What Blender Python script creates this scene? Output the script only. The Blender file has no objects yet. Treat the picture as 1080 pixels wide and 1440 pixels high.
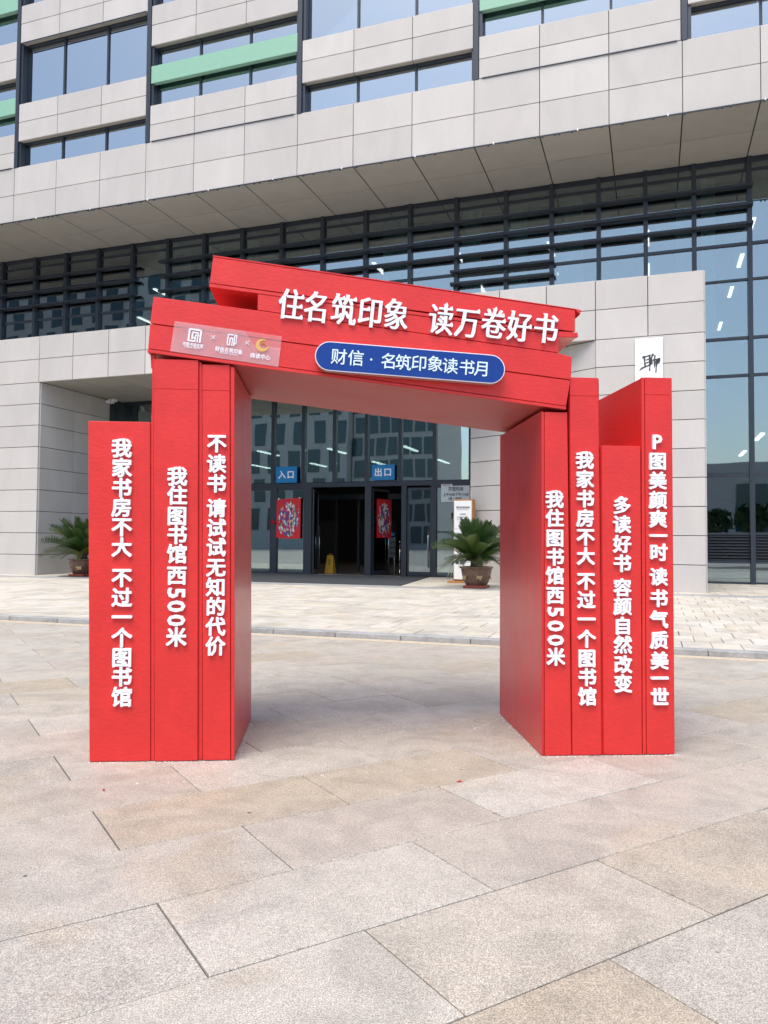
import bpy, bmesh, math, random
from mathutils import Vector, Matrix
from math import radians as R, sin, cos, pi
random.seed(7)
C = bpy.context.collection
SC = bpy.context.scene

# ---------------------------------------------------------------- camera
PITCH, ROLL, TH = .0371915, .00718209, .333796       # TH: how far the facade is turned away
EYE = 1.4
fwd = Vector((0, cos(PITCH), sin(PITCH))); rt0 = Vector((1, 0, 0)); up0 = rt0.cross(fwd)
rt = rt0 * cos(ROLL) + up0 * sin(ROLL); up = up0 * cos(ROLL) - rt0 * sin(ROLL)
cd = bpy.data.cameras.new('camera'); cam = bpy.data.objects.new('camera', cd); C.objects.link(cam)
m = Matrix((rt, up, -fwd)).transposed().to_4x4(); m.translation = (0, 0, EYE)
cam.matrix_world = m
cd.sensor_fit = 'VERTICAL'; cd.sensor_height = 36.0; cd.lens = 1087.08 / 1440 * 36.0
cd.clip_start = .05; cd.clip_end = 2000
SC.camera = cam

# ---------------------------------------------------------------- sky, sun, exposure
SUN_EL, SUN_AZ = R(64), R(205)                        # azimuth from +Y, clockwise: behind the camera, a little to its left
w = bpy.data.worlds.new('World'); SC.world = w; w.use_nodes = True
nt = w.node_tree; bg = nt.nodes['Background']
sky = nt.nodes.new('ShaderNodeTexSky'); sky.sky_type = 'NISHITA'; sky.sun_disc = False
sky.sun_elevation = SUN_EL; sky.sun_rotation = SUN_AZ
sky.air_density = 1.0; sky.dust_density = 2.4; sky.ozone_density = 1.0
nt.links.new(sky.outputs[0], bg.inputs[0]); bg.inputs[1].default_value = .125
ld = bpy.data.lights.new('sun', 'SUN'); ld.energy = 1.5; ld.angle = R(40); ld.color = (1, .93, .82)
sun = bpy.data.objects.new('sun', ld); C.objects.link(sun)
sd = Vector((sin(SUN_AZ) * cos(SUN_EL), cos(SUN_AZ) * cos(SUN_EL), sin(SUN_EL)))
sun.rotation_euler = sd.to_track_quat('Z', 'Y').to_euler()
SC.view_settings.view_transform = 'Standard'; SC.view_settings.look = 'None'
SC.view_settings.gamma = 1; SC.view_settings.exposure = 1.05

# ---------------------------------------------------------------- frames
dU = Vector((cos(TH), -sin(TH), 0)); dW = Vector((sin(TH), cos(TH), 0))
def F(u, w_, z=0.): return dU * u + dW * w_ + Vector((0, 0, z))
def gz(w_): return .07 + .0091 * (w_ - 10.5)          # height of the pale forecourt: a very slight rise

# ---------------------------------------------------------------- materials
def mat(name):
    m = bpy.data.materials.new(name); m.use_nodes = True
    nt = m.node_tree; return m, nt, nt.nodes['Principled BSDF'], nt.nodes, nt.links
def node(nt, typ, **kw):
    n = nt.nodes.new(typ)
    for k, v in kw.items():
        if k.startswith('i_'):
            n.inputs[k[2:].replace('_', ' ')].default_value = v
        else: setattr(n, k, v)
    return n
def plain(name, col, rough=.5, metal=0., spec=.5, noise=.06, scale=8., bump=0., bscale=200.):
    m, nt, b, N, L = mat(name)
    b.inputs['Roughness'].default_value = rough; b.inputs['Metallic'].default_value = metal
    b.inputs['Specular IOR Level'].default_value = spec
    tc = node(nt, 'ShaderNodeTexCoord'); no = node(nt, 'ShaderNodeTexNoise', i_Scale=scale, i_Detail=5.)
    L.new(tc.outputs['Object'], no.inputs['Vector'])
    mr = node(nt, 'ShaderNodeMapRange'); mr.inputs[3].default_value = 1 - noise * 1.6; mr.inputs[4].default_value = 1 + noise * 1.6
    L.new(no.outputs['Fac'], mr.inputs[0])
    mx = node(nt, 'ShaderNodeVectorMath', operation='SCALE'); mx.inputs[0].default_value = col
    L.new(mr.outputs[0], mx.inputs['Scale']); L.new(mx.outputs[0], b.inputs['Base Color'])
    if bump:
        n2 = node(nt, 'ShaderNodeTexNoise', i_Scale=bscale, i_Detail=3.); L.new(tc.outputs['Object'], n2.inputs['Vector'])
        bp = node(nt, 'ShaderNodeBump', i_Strength=bump, i_Distance=.01); L.new(n2.outputs['Fac'], bp.inputs['Height'])
        L.new(bp.outputs[0], b.inputs['Normal'])
    return m
def emit(name, col, s):
    m, nt, b, N, L = mat(name); b.inputs['Emission Color'].default_value = (*col, 1); b.inputs['Emission Strength'].default_value = s
    b.inputs['Base Color'].default_value = (*col, 1); return m

def cladding(name, c1, c2, c3, rough=.55, stain=.12):
    """granite panels: every panel its own tone, speckle, faint rain streaks and patches"""
    m, nt, b, N, L = mat(name)
    b.inputs['Roughness'].default_value = rough; b.inputs['Specular IOR Level'].default_value = .35
    oi = node(nt, 'ShaderNodeObjectInfo'); cr = node(nt, 'ShaderNodeValToRGB'); cr.color_ramp.interpolation = 'LINEAR'
    e = cr.color_ramp.elements; e[0].color = (*c1, 1); e[1].color = (*c2, 1); x = e.new(.5); x.color = (*c3, 1)
    L.new(oi.outputs['Random'], cr.inputs[0])
    ge = node(nt, 'ShaderNodeNewGeometry')
    n1 = node(nt, 'ShaderNodeTexNoise', i_Scale=55., i_Detail=4.); L.new(ge.outputs['Position'], n1.inputs['Vector'])
    m1 = node(nt, 'ShaderNodeMapRange'); m1.inputs[1].default_value = .3; m1.inputs[2].default_value = .7
    m1.inputs[3].default_value = .93; m1.inputs[4].default_value = 1.06; L.new(n1.outputs['Fac'], m1.inputs[0])
    mp = node(nt, 'ShaderNodeMapping'); mp.inputs['Scale'].default_value = (1, 1, .35); L.new(ge.outputs['Position'], mp.inputs[0])
    n2 = node(nt, 'ShaderNodeTexNoise', i_Scale=1.3, i_Detail=6., i_Distortion=.8); L.new(mp.outputs[0], n2.inputs['Vector'])
    m2 = node(nt, 'ShaderNodeMapRange'); m2.inputs[1].default_value = .3; m2.inputs[2].default_value = .7
    m2.inputs[3].default_value = 1 - stain * .55; m2.inputs[4].default_value = 1.03; L.new(n2.outputs['Fac'], m2.inputs[0])
    a = node(nt, 'ShaderNodeMath', operation='MULTIPLY'); L.new(m1.outputs[0], a.inputs[0]); L.new(m2.outputs[0], a.inputs[1])
    s = node(nt, 'ShaderNodeVectorMath', operation='SCALE'); L.new(cr.outputs[0], s.inputs[0]); L.new(a.outputs[0], s.inputs['Scale'])
    L.new(s.outputs[0], b.inputs['Base Color'])
    return m

def paving(name, cols, grain=190., patch=2.2, rough=.6, stain=.13, tan=(.46, .385, .29)):
    """flamed granite: tone per slab, salt-and-pepper grain, water stains and rusty patches"""
    m, nt, b, N, L = mat(name)
    b.inputs['Roughness'].default_value = rough; b.inputs['Specular IOR Level'].default_value = .3
    oi = node(nt, 'ShaderNodeObjectInfo'); ge = node(nt, 'ShaderNodeNewGeometry')
    ad = node(nt, 'ShaderNodeMath', operation='ADD'); L.new(oi.outputs['Random'], ad.inputs[0]); L.new(ge.outputs['Random Per Island'], ad.inputs[1])
    fr = node(nt, 'ShaderNodeMath', operation='FRACT'); L.new(ad.outputs[0], fr.inputs[0])
    cr = node(nt, 'ShaderNodeValToRGB'); el = cr.color_ramp.elements
    n = len(cols)
    el[0].color = (*cols[0], 1); el[1].color = (*cols[-1], 1)
    for i in range(1, n - 1):
        q = el.new(i / (n - 1)); q.color = (*cols[i], 1)
    L.new(fr.outputs[0], cr.inputs[0])
    def noise(sc, det, dist=0.):
        q = node(nt, 'ShaderNodeTexNoise', i_Scale=sc, i_Detail=det, i_Distortion=dist); L.new(ge.outputs['Position'], q.inputs['Vector']); return q
    def rng(src, a, b_, c, d):
        q = node(nt, 'ShaderNodeMapRange'); L.new(src, q.inputs[0])
        for i, v in enumerate((a, b_, c, d)): q.inputs[i + 1].default_value = v
        return q.outputs[0]
    def mul(x, y):
        q = node(nt, 'ShaderNodeMath', operation='MULTIPLY'); L.new(x, q.inputs[0]); L.new(y, q.inputs[1]); return q.outputs[0]
    g1 = rng(noise(grain, 3.).outputs['Fac'], .38, .62, .62, 1.28)
    g2 = rng(noise(grain * .3, 4.).outputs['Fac'], .35, .65, .88, 1.10)
    st = rng(noise(patch, 9., 1.6).outputs['Fac'], .34, .58, 1 - stain, 1.03)
    st2 = rng(noise(patch * 5, 6., .8).outputs['Fac'], .3, .6, 1 - stain * .5, 1.04)
    k = mul(mul(g1, g2), mul(st, st2))
    mx = node(nt, 'ShaderNodeMix', data_type='RGBA')
    pt = rng(noise(.9, 5., 1.5).outputs['Fac'], .56, .68, 0., .5); L.new(pt, mx.inputs[0])
    L.new(cr.outputs[0], mx.inputs[6]); mx.inputs[7].default_value = (*tan, 1)
    s = node(nt, 'ShaderNodeVectorMath', operation='SCALE'); L.new(mx.outputs[2], s.inputs[0]); L.new(k, s.inputs['Scale'])
    # a few dark gum spots
    vo = node(nt, 'ShaderNodeTexVoronoi', i_Scale=2.3); L.new(ge.outputs['Position'], vo.inputs['Vector'])
    sp = rng(vo.outputs['Distance'], .018, .03, .3, 1.)
    s2 = node(nt, 'ShaderNodeVectorMath', operation='SCALE'); L.new(s.outputs[0], s2.inputs[0]); L.new(sp, s2.inputs['Scale'])
    L.new(s2.outputs[0], b.inputs['Base Color'])
    bp = node(nt, 'ShaderNodeBump', i_Strength=.25, i_Distance=.004); L.new(g1, bp.inputs['Height']); L.new(bp.outputs[0], b.inputs['Normal'])
    L.new(rng(noise(patch * 2, 3.).outputs['Fac'], .3, .7, rough - .12, rough + .1), b.inputs['Roughness'])
    return m

def glass(name, tint, refl, amount=.42, wob=.012, dirt=.0):
    """coated glazing: clear-ish tinted pane whose mirror reflection grows towards grazing; panes slightly wavy"""
    m, nt, b, N, L = mat(name); N.remove(b); out = N['Material Output']
    tr = node(nt, 'ShaderNodeBsdfTransparent'); tr.inputs[0].default_value = (*tint, 1)
    gl = node(nt, 'ShaderNodeBsdfGlossy'); gl.inputs['Color'].default_value = (*refl, 1); gl.inputs['Roughness'].default_value = .012
    lw = node(nt, 'ShaderNodeLayerWeight', i_Blend=.35)
    mr = node(nt, 'ShaderNodeMapRange'); mr.inputs[3].default_value = amount; mr.inputs[4].default_value = 1.
    L.new(lw.outputs['Fresnel'], mr.inputs[0])
    oi = node(nt, 'ShaderNodeObjectInfo'); ge = node(nt, 'ShaderNodeNewGeometry')
    of = node(nt, 'ShaderNodeVectorMath', operation='SCALE'); of.inputs['Scale'].default_value = 37.
    cb = node(nt, 'ShaderNodeCombineXYZ'); L.new(oi.outputs['Random'], cb.inputs[0]); L.new(oi.outputs['Random'], cb.inputs[2]); L.new(cb.outputs[0], of.inputs[0])
    av = node(nt, 'ShaderNodeVectorMath', operation='ADD'); L.new(ge.outputs['Position'], av.inputs[0]); L.new(of.outputs[0], av.inputs[1])
    no = node(nt, 'ShaderNodeTexNoise', i_Scale=.55, i_Detail=1.); L.new(av.outputs[0], no.inputs['Vector'])
    bp = node(nt, 'ShaderNodeBump', i_Strength=1., i_Distance=wob); L.new(no.outputs['Fac'], bp.inputs['Height']); L.new(bp.outputs[0], gl.inputs['Normal'])
    mx = node(nt, 'ShaderNodeMixShader'); L.new(mr.outputs[0], mx.inputs[0]); L.new(tr.outputs[0], mx.inputs[1]); L.new(gl.outputs[0], mx.inputs[2])
    L.new(mx.outputs[0], out.inputs['Surface'])
    return m

def red_wrap(name, col, rough, bump, bscale=(90, 90, 150), coat=0., streak=False):
    m, nt, b, N, L = mat(name)
    b.inputs['Roughness'].default_value = rough; b.inputs['Specular IOR Level'].default_value = .5
    b.inputs['Coat Weight'].default_value = coat; b.inputs['Coat Roughness'].default_value = .12
    ge = node(nt, 'ShaderNodeNewGeometry')
    mp = node(nt, 'ShaderNodeMapping'); mp.inputs['Scale'].default_value = bscale; L.new(ge.outputs['Position'], mp.inputs[0])
    n1 = node(nt, 'ShaderNodeTexNoise', i_Scale=1., i_Detail=3.); L.new(mp.outputs[0], n1.inputs['Vector'])
    n2 = node(nt, 'ShaderNodeTexNoise', i_Scale=3.5, i_Detail=5., i_Distortion=.5); L.new(ge.outputs['Position'], n2.inputs['Vector'])
    mr = node(nt, 'ShaderNodeMapRange'); mr.inputs[1].default_value = .3; mr.inputs[2].default_value = .7
    mr.inputs[3].default_value = .93; mr.inputs[4].default_value = 1.05; L.new(n2.outputs['Fac'], mr.inputs[0])
    m2 = node(nt, 'ShaderNodeMapRange'); m2.inputs[1].default_value = .3; m2.inputs[2].default_value = .7
    m2.inputs[3].default_value = .94; m2.inputs[4].default_value = 1.06; L.new(n1.outputs['Fac'], m2.inputs[0])
    k = node(nt, 'ShaderNodeMath', operation='MULTIPLY'); L.new(mr.outputs[0], k.inputs[0]); L.new(m2.outputs[0], k.inputs[1])
    s = node(nt, 'ShaderNodeVectorMath', operation='SCALE'); s.inputs[0].default_value = col; L.new(k.outputs[0], s.inputs['Scale'])
    L.new(s.outputs[0], b.inputs['Base Color'])
    bp = node(nt, 'ShaderNodeBump', i_Strength=bump, i_Distance=.006); L.new(n1.outputs['Fac'], bp.inputs['Height']); L.new(bp.outputs[0], b.inputs['Normal'])
    r2 = node(nt, 'ShaderNodeMapRange'); r2.inputs[3].default_value = rough - .07; r2.inputs[4].default_value = rough + .1
    L.new(n2.outputs['Fac'], r2.inputs[0]); L.new(r2.outputs[0], b.inputs['Roughness'])
    return m

M = {}
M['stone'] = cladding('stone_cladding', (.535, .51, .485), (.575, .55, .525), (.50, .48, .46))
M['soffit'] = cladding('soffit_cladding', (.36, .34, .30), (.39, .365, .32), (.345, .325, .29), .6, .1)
M['core'] = plain('joint_shadow_backing', (.03, .03, .032), .8)
M['slab'] = paving('plaza_granite', [(.43, .388, .338), (.46, .426, .375), (.425, .392, .345), (.42, .362, .283), (.475, .444, .392), (.435, .388, .338), (.49, .462, .415), (.41, .378, .332)])
M['paver'] = paving('pale_paver_granite', [(.62, .585, .51), (.55, .52, .46), (.65, .61, .54), (.58, .53, .44), (.62, .59, .53)], 300., 1.1, .6, .2, (.56, .48, .36))
M['greystone'] = paving('grey_granite', [(.36, .37, .375), (.40, .405, .405), (.37, .375, .375)], 300., 2., .6, .2, (.33, .31, .28))
M['ground'] = plain('ground_bed', (.10, .09, .08), .9, noise=.2, scale=3)
M['farground'] = plain('far_paving', (.36, .33, .30), .8, noise=.15, scale=.4)
M['yellow'] = plain('worn_yellow_paint', (.52, .44, .33), .7, noise=.25, scale=14)
M['mat'] = plain('entrance_carpet', (.04, .047, .055), .9, noise=.25, scale=60, bump=.4, bscale=250)
M['frame'] = plain('anthracite_aluminium', (.035, .045, .06), .38, .3, noise=.05)
M['louver'] = plain('dark_louver_paint', (.022, .028, .04), .4, .2, noise=.05)
M['glass'] = glass('coated_glass', (.50, .60, .60), (.78, .90, .93), .25, .0035)
M['glass_ent'] = glass('entrance_glass', (.42, .56, .55), (.80, .93, .93), .38, .0022)
M['glass_up'] = glass('upper_window_glass', (.45, .50, .53), (.70, .79, .82), .50, .002)
M['glass_door'] = glass('door_glass', (.42, .52, .52), (.78, .9, .95), .22, .003)
M['green'] = plain('mint_green_panel', (.25, .48, .35), .35, noise=.04, spec=.5)
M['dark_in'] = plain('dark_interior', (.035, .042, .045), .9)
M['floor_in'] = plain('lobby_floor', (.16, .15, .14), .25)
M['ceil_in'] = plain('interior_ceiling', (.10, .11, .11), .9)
M['lamp'] = emit('lit_tube', (1, .80, .76), 3.4)
M['curtain'] = plain('pale_curtain', (.78, .88, .82), .9, noise=.1)
M['red'] = red_wrap('red_wrinkled_film', (.66, .026, .024), .42, .22, (26, 26, 70))
M['red_smooth'] = red_wrap('red_smooth_board', (.56, .022, .024), .34, .12, (12, 12, 2.5), .12)
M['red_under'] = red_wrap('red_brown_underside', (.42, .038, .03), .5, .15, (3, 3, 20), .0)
M['foam'] = plain('bare_white_foam', (.85, .80, .70), .8, bump=.2)
M['gap_shade'] = plain('black_gap_shade', (.012, .01, .01), .7)  # shade of the gap under the beam, put into the colour
M['white'] = plain('white_acrylic', (.88, .87, .93), .35, noise=.02)
M['blue'] = plain('blue_acrylic', (.006, .045, .26), .3, spec=.3, noise=.03)
M['silver'] = plain('silver_edge', (.62, .60, .58), .3, .6, noise=.05)
M['bluewhite'] = plain('pale_blue_lettering', (.70, .86, .92), .4, noise=.02)
M['cyan'] = plain('cyan_blue_sign', (.004, .20, .48), .35, noise=.03)
M['ink'] = plain('black_ink', (.03, .035, .045), .6)
M['paper'] = plain('white_board', (.78, .80, .80), .45, noise=.03)
M['sheet'] = plain('frosted_sheet', (.62, .68, .70), .4, noise=.03)
M['wood'] = plain('warm_wood', (.42, .20, .07), .5, noise=.2, scale=14)
M['chrome'] = plain('polished_steel', (.6, .6, .6), .15, 1., noise=.03)
M['caution'] = plain('caution_yellow', (.62, .33, .02), .45)
M['pot'] = plain('brown_glazed_pot', (.11, .055, .035), .25, noise=.25, scale=9, spec=.6)
M['tray'] = plain('red_clay_tray', (.20, .035, .02), .5)
M['gold'] = plain('faded_gold_relief', (.34, .24, .10), .45, noise=.3, scale=20)
M['bark'] = plain('cycad_trunk', (.05, .035, .022), .9, noise=.4, scale=40, bump=.8, bscale=60)
M['redcloth'] = plain('red_cloth', (.45, .01, .012), .7)
M['opp'] = plain('opposite_wall', (.52, .50, .47), .7, noise=.06, scale=.3)
M['oppwin'] = plain('opposite_window', (.02, .055, .07), .12, noise=.1, spec=.9)
M['oppdark'] = plain('opposite_dark_wall', (.05, .05, .055), .6)
M['treeleaf'] = plain('street_tree_leaves', (.035, .075, .025), .7, noise=.3, scale=3)
M['rack'] = plain('grey_rack_panel', (.30, .33, .34), .5)

def leafmat():
    m, nt, b, N, L = mat('cycad_leaf'); b.inputs['Roughness'].default_value = .35
    oi = node(nt, 'ShaderNodeObjectInfo'); cr = node(nt, 'ShaderNodeValToRGB'); e = cr.color_ramp.elements
    e[0].color = (.022, .060, .012, 1); e[1].color = (.12, .14, .025, 1); L.new(oi.outputs['Random'], cr.inputs[0])
    x = e.new(.75); x.color = (.040, .085, .015, 1)
    L.new(cr.outputs[0], b.inputs['Base Color']); return m
M['leaf'] = leafmat()

def filmmat():
    """milky transfer film on the beam: mostly see-through, with a stronger lower sheet"""
    m, nt, b, N, L = mat('milky_transfer_film'); out = N['Material Output']
    b.inputs['Base Color'].default_value = (.90, .60, .63, 1); b.inputs['Roughness'].default_value = .3
    tr = node(nt, 'ShaderNodeBsdfTransparent'); mx = node(nt, 'ShaderNodeMixShader')
    ge = node(nt, 'ShaderNodeNewGeometry'); no = node(nt, 'ShaderNodeTexNoise', i_Scale=5., i_Detail=3.); L.new(ge.outputs['Position'], no.inputs['Vector'])
    mr = node(nt, 'ShaderNodeMapRange'); mr.inputs[3].default_value = .08; mr.inputs[4].default_value = .22; L.new(no.outputs['Fac'], mr.inputs[0])
    L.new(mr.outputs[0], mx.inputs[0]); L.new(tr.outputs[0], mx.inputs[1]); L.new(b.outputs[0], mx.inputs[2]); L.new(mx.outputs[0], out.inputs['Surface'])
    return m
M['film'] = filmmat()

def postermat():
    """red New Year print: a plain motif of many coloured scraps in an upright oval"""
    m, nt, b, N, L = mat('new_year_print'); b.inputs['Roughness'].default_value = .5
    tc = node(nt, 'ShaderNodeTexCoord'); mp = node(nt, 'ShaderNodeMapping'); L.new(tc.outputs['Generated'], mp.inputs[0])
    vo = node(nt, 'ShaderNodeTexVoronoi', i_Scale=12.); vo.distance = 'MANHATTAN'; L.new(mp.outputs[0], vo.inputs['Vector'])
    cr = node(nt, 'ShaderNodeValToRGB'); cr.color_ramp.interpolation = 'CONSTANT'; e = cr.color_ramp.elements
    cols = [(.10, .03, .25), (.62, .55, .45), (.55, .02, .03), (.16, .42, .36), (.08, .06, .10), (.75, .70, .68), (.45, .03, .15), (.13, .05, .30), (.72, .40, .22)]
    e[0].color = (*cols[0], 1); e[1].position = .9; e[1].color = (*cols[-1], 1)
    for i in range(1, 8):
        q = e.new(i / 9); q.color = (*cols[i], 1)
    sx = node(nt, 'ShaderNodeSeparateColor'); L.new(vo.outputs['Color'], sx.inputs[0]); L.new(sx.outputs[0], cr.inputs[0])
    # oval mask, broken by noise
    gr = node(nt, 'ShaderNodeVectorMath', operation='SUBTRACT'); L.new(tc.outputs['Generated'], gr.inputs[0]); gr.inputs[1].default_value = (.5, .5, .47)
    sc = node(nt, 'ShaderNodeVectorMath', operation='MULTIPLY'); L.new(gr.outputs[0], sc.inputs[0]); sc.inputs[1].default_value = (1.25, 0, 1.25)
    ln = node(nt, 'ShaderNodeVectorMath', operation='LENGTH'); L.new(sc.outputs[0], ln.inputs[0])
    no = node(nt, 'ShaderNodeTexNoise', i_Scale=9., i_Detail=3.); L.new(tc.outputs['Generated'], no.inputs['Vector'])
    ad = node(nt, 'ShaderNodeMath', operation='MULTIPLY_ADD'); L.new(no.outputs['Fac'], ad.inputs[0]); ad.inputs[1].default_value = .55; L.new(ln.outputs['Value'], ad.inputs[2])
    gt = node(nt, 'ShaderNodeMath', operation='LESS_THAN'); L.new(ad.outputs[0], gt.inputs[0]); gt.inputs[1].default_value = .80
    mx = node(nt, 'ShaderNodeMix', data_type='RGBA'); L.new(gt.outputs[0], mx.inputs[0]); mx.inputs[6].default_value = (.62, .012, .02, 1); L.new(cr.outputs[0], mx.inputs[7])
    L.new(mx.outputs[2], b.inputs['Base Color']); return m
M['poster'] = postermat()

# ---------------------------------------------------------------- mesh helpers
class MB:
    def __init__(s): s.v = []; s.f = []
    def add(s, vs, fs):
        n = len(s.v); s.v += [tuple(p) for p in vs]; s.f += [tuple(n + i for i in f) for f in fs]; return s
    def box(s, x0, x1, y0, y1, z0, z1):
        return s.add([(x0, y0, z0), (x1, y0, z0), (x1, y1, z0), (x0, y1, z0), (x0, y0, z1), (x1, y0, z1), (x1, y1, z1), (x0, y1, z1)],
                     [(0, 3, 2, 1), (4, 5, 6, 7), (0, 1, 5, 4), (1, 2, 6, 5), (2, 3, 7, 6), (3, 0, 4, 7)])
    def prism(s, poly, y0, y1):                        # poly: (x, z) outline, extruded along y
        n = len(poly)
        vs = [(x, y0, z) for x, z in poly] + [(x, y1, z) for x, z in poly]
        return s.add(vs, [tuple(range(n)), tuple(range(2 * n - 1, n - 1, -1))] + [(i, (i + 1) % n, n + (i + 1) % n, n + i) for i in range(n)])
    def tube(s, pts, r, n=8):
        pts = [Vector(p) for p in pts]; rs = r if isinstance(r, (list, tuple)) else [r] * len(pts)
        vs = []; fs = []
        for i, p in enumerate(pts):
            d = (pts[min(i + 1, len(pts) - 1)] - pts[max(i - 1, 0)]).normalized()
            a = d.orthogonal().normalized(); b = d.cross(a)
            vs += [p + (a * cos(2 * pi * k / n) + b * sin(2 * pi * k / n)) * rs[i] for k in range(n)]
            if i: fs += [((i - 1) * n + k, (i - 1) * n + (k + 1) % n, i * n + (k + 1) % n, i * n + k) for k in range(n)]
        fs += [tuple(range(n)), tuple(range(len(vs) - 1, len(vs) - n - 1, -1))]
        return s.add(vs, fs)
    def lathe(s, prof, n=24, cx=0, cy=0):
        vs = [(cx + r * cos(2 * pi * k / n), cy + r * sin(2 * pi * k / n), z) for r, z in prof for k in range(n)]
        fs = [(i * n + k, i * n + (k + 1) % n, (i + 1) * n + (k + 1) % n, (i + 1) * n + k) for i in range(len(prof) - 1) for k in range(n)]
        fs += [tuple(range(n)), tuple(range(len(vs) - 1, len(vs) - n - 1, -1))]
        return s.add(vs, fs)
    def mesh(s, name, m, bevel=0., smooth=False, recalc=True):
        me = bpy.data.meshes.new(name); me.from_pydata(s.v, [], s.f); me.materials.append(m)
        if recalc or bevel:
            bm = bmesh.new(); bm.from_mesh(me); bmesh.ops.recalc_face_normals(bm, faces=bm.faces)
            if bevel: bmesh.ops.bevel(bm, geom=bm.edges[:], offset=bevel, segments=1, affect='EDGES', clamp_overlap=True)
            bm.to_mesh(me); bm.free()
        if smooth:
            for p in me.polygons: p.use_smooth = True
        return me
def link(name, me, parent=None, loc=(0, 0, 0), rot=(0, 0, 0), kind=None):
    o = bpy.data.objects.new(name, me); C.objects.link(o); o.location = loc; o.rotation_euler = rot
    if parent: o.parent = parent
    if kind: o['kind'] = kind
    return o
def part(name, mb, m, parent=None, loc=(0, 0, 0), rot=(0, 0, 0), bevel=0., smooth=False, kind=None):
    return link(name, mb.mesh(name, m, bevel, smooth), parent, loc, rot, kind)
def thing(name, label, cat, loc=(0, 0, 0), rz=0, group=None, obj=None):
    o = obj or bpy.data.objects.new(name, None)
    if not obj: C.objects.link(o); o.empty_display_size = .2
    o.location = loc; o.rotation_euler = (0, 0, rz); o['label'] = label; o['category'] = cat
    if group: o['group'] = group
    return o
_cache = {}
def panel_mesh(wd, ht, dp, m, ch=.006):
    """a slab whose front (towards -y) is chamfered; origin at the middle of the front"""
    k = (round(wd, 3), round(ht, 3), round(dp, 3), m.name)
    if k not in _cache:
        a, b = wd / 2, ht / 2; mb = MB()
        o = [(-a, -b), (a, -b), (a, b), (-a, b)]; i = [(-a + ch, -b + ch), (a - ch, -b + ch), (a - ch, b - ch), (-a + ch, b - ch)]
        vs = [(x, 0, z) for x, z in i] + [(x, ch, z) for x, z in o] + [(x, dp, z) for x, z in o]
        fs = [(0, 1, 2, 3)] + [(j, 4 + j, 4 + (j + 1) % 4, (j + 1) % 4) for j in range(4)] + [(4 + j, 8 + j, 8 + (j + 1) % 4, 4 + (j + 1) % 4) for j in range(4)] + [(11, 10, 9, 8)]
        _cache[k] = mb.add(vs, fs).mesh('panel', m)
    return _cache[k]

# ---------------------------------------------------------------- glyphs (the built-in font falls back to its CJK face)
_tmp = None
_gc = {}
def glyph_mesh(ch, m, off=.03, ext=.06, K=1.):
    """letter body; weight is added by overlaying shifted copies, each a hair deeper than the last.
    K > 1 thickens sideways only (uprights heavy, level strokes thin: song style)"""
    k = (ch, m.name, off, ext, K)
    if k in _gc: return _gc[k]
    cu = bpy.data.curves.new('t', 'FONT'); cu.body = ch; cu.resolution_u = 2; cu.size = 1; cu.extrude = ext
    o = bpy.data.objects.new('t', cu); C.objects.link(o)
    dg = bpy.context.evaluated_depsgraph_get(); dg.update()
    me0 = bpy.data.meshes.new_from_object(o.evaluated_get(dg)); bpy.data.objects.remove(o)
    if off <= .0 or me0 is None: me = me0
    else:
        if K > 1.: sh = [(off * q, 0) for q in (-1, -.5, 0, .5, 1)] 
        else: sh = [(0, 0)] + [(off * cos(q * pi / 4), off * sin(q * pi / 4)) for q in range(8)]
        vs = []; fs = []
        V = [v.co.copy() for v in me0.vertices]; P = [tuple(p.vertices) for p in me0.polygons]
        for i, (dx, dy) in enumerate(sh):
            n = len(vs); e = 1 + i * .012
            vs += [(v.x + dx, v.y + dy, v.z * e + i * .0003) for v in V]; fs += [tuple(n + j for j in p) for p in P]
        if K > 1.:
            for p in me0.polygons:                     # square stroke ends get the little wedges of song type
                q = [V[j] for j in p.vertices]
                if len(q) != 4 or abs(p.normal.z) > .1: continue
                ys = sorted(v.y for v in q); xs = sorted(v.x for v in q)
                if p.normal.x > .97 and .045 < ys[3] - ys[0] < .095:
                    x, y = xs[3] + off, ys[3]; w3 = [(x - .16, y - .01), (x + .012, y - .02), (x - .035, y + .075)]
                elif p.normal.y > .97 and .045 < xs[3] - xs[0] < .095:
                    x, y = xs[0] - off, ys[3]; w3 = [(x - .045, y + .005), (x + .02, y - .07), (xs[3] + off * .6, y + .004)]
                else: continue
                n = len(vs); vs += [(a, b, -ext) for a, b in w3] + [(a, b, ext * 1.04 + .0004) for a, b in w3]
                fs += [(2, 1, 0), (3, 4, 5), (0 + n, 1 + n, 4 + n, 3 + n), (1 + n, 2 + n, 5 + n, 4 + n), (2 + n, 0 + n, 3 + n, 5 + n)]
                fs[-5] = tuple(n + j for j in fs[-5]); fs[-4] = tuple(n + j for j in fs[-4])
        me = bpy.data.meshes.new('letter'); me.from_pydata(vs, [], fs)
    me.materials.clear(); me.materials.append(m)
    for p in me.polygons: p.material_index = 0; p.use_smooth = False
    _gc[k] = me
    return me
_cell = None
def cell():
    """centre and size of one character cell"""
    global _cell
    if _cell is None:
        me = glyph_mesh('图', M['ink'], 0., 0.)
        xs = [v.co.x for v in me.vertices]; ys = [v.co.y for v in me.vertices]
        _cell = ((min(xs) + max(xs)) / 2, (min(ys) + max(ys)) / 2, (max(xs) - min(xs)) / .86)
    return _cell
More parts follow.
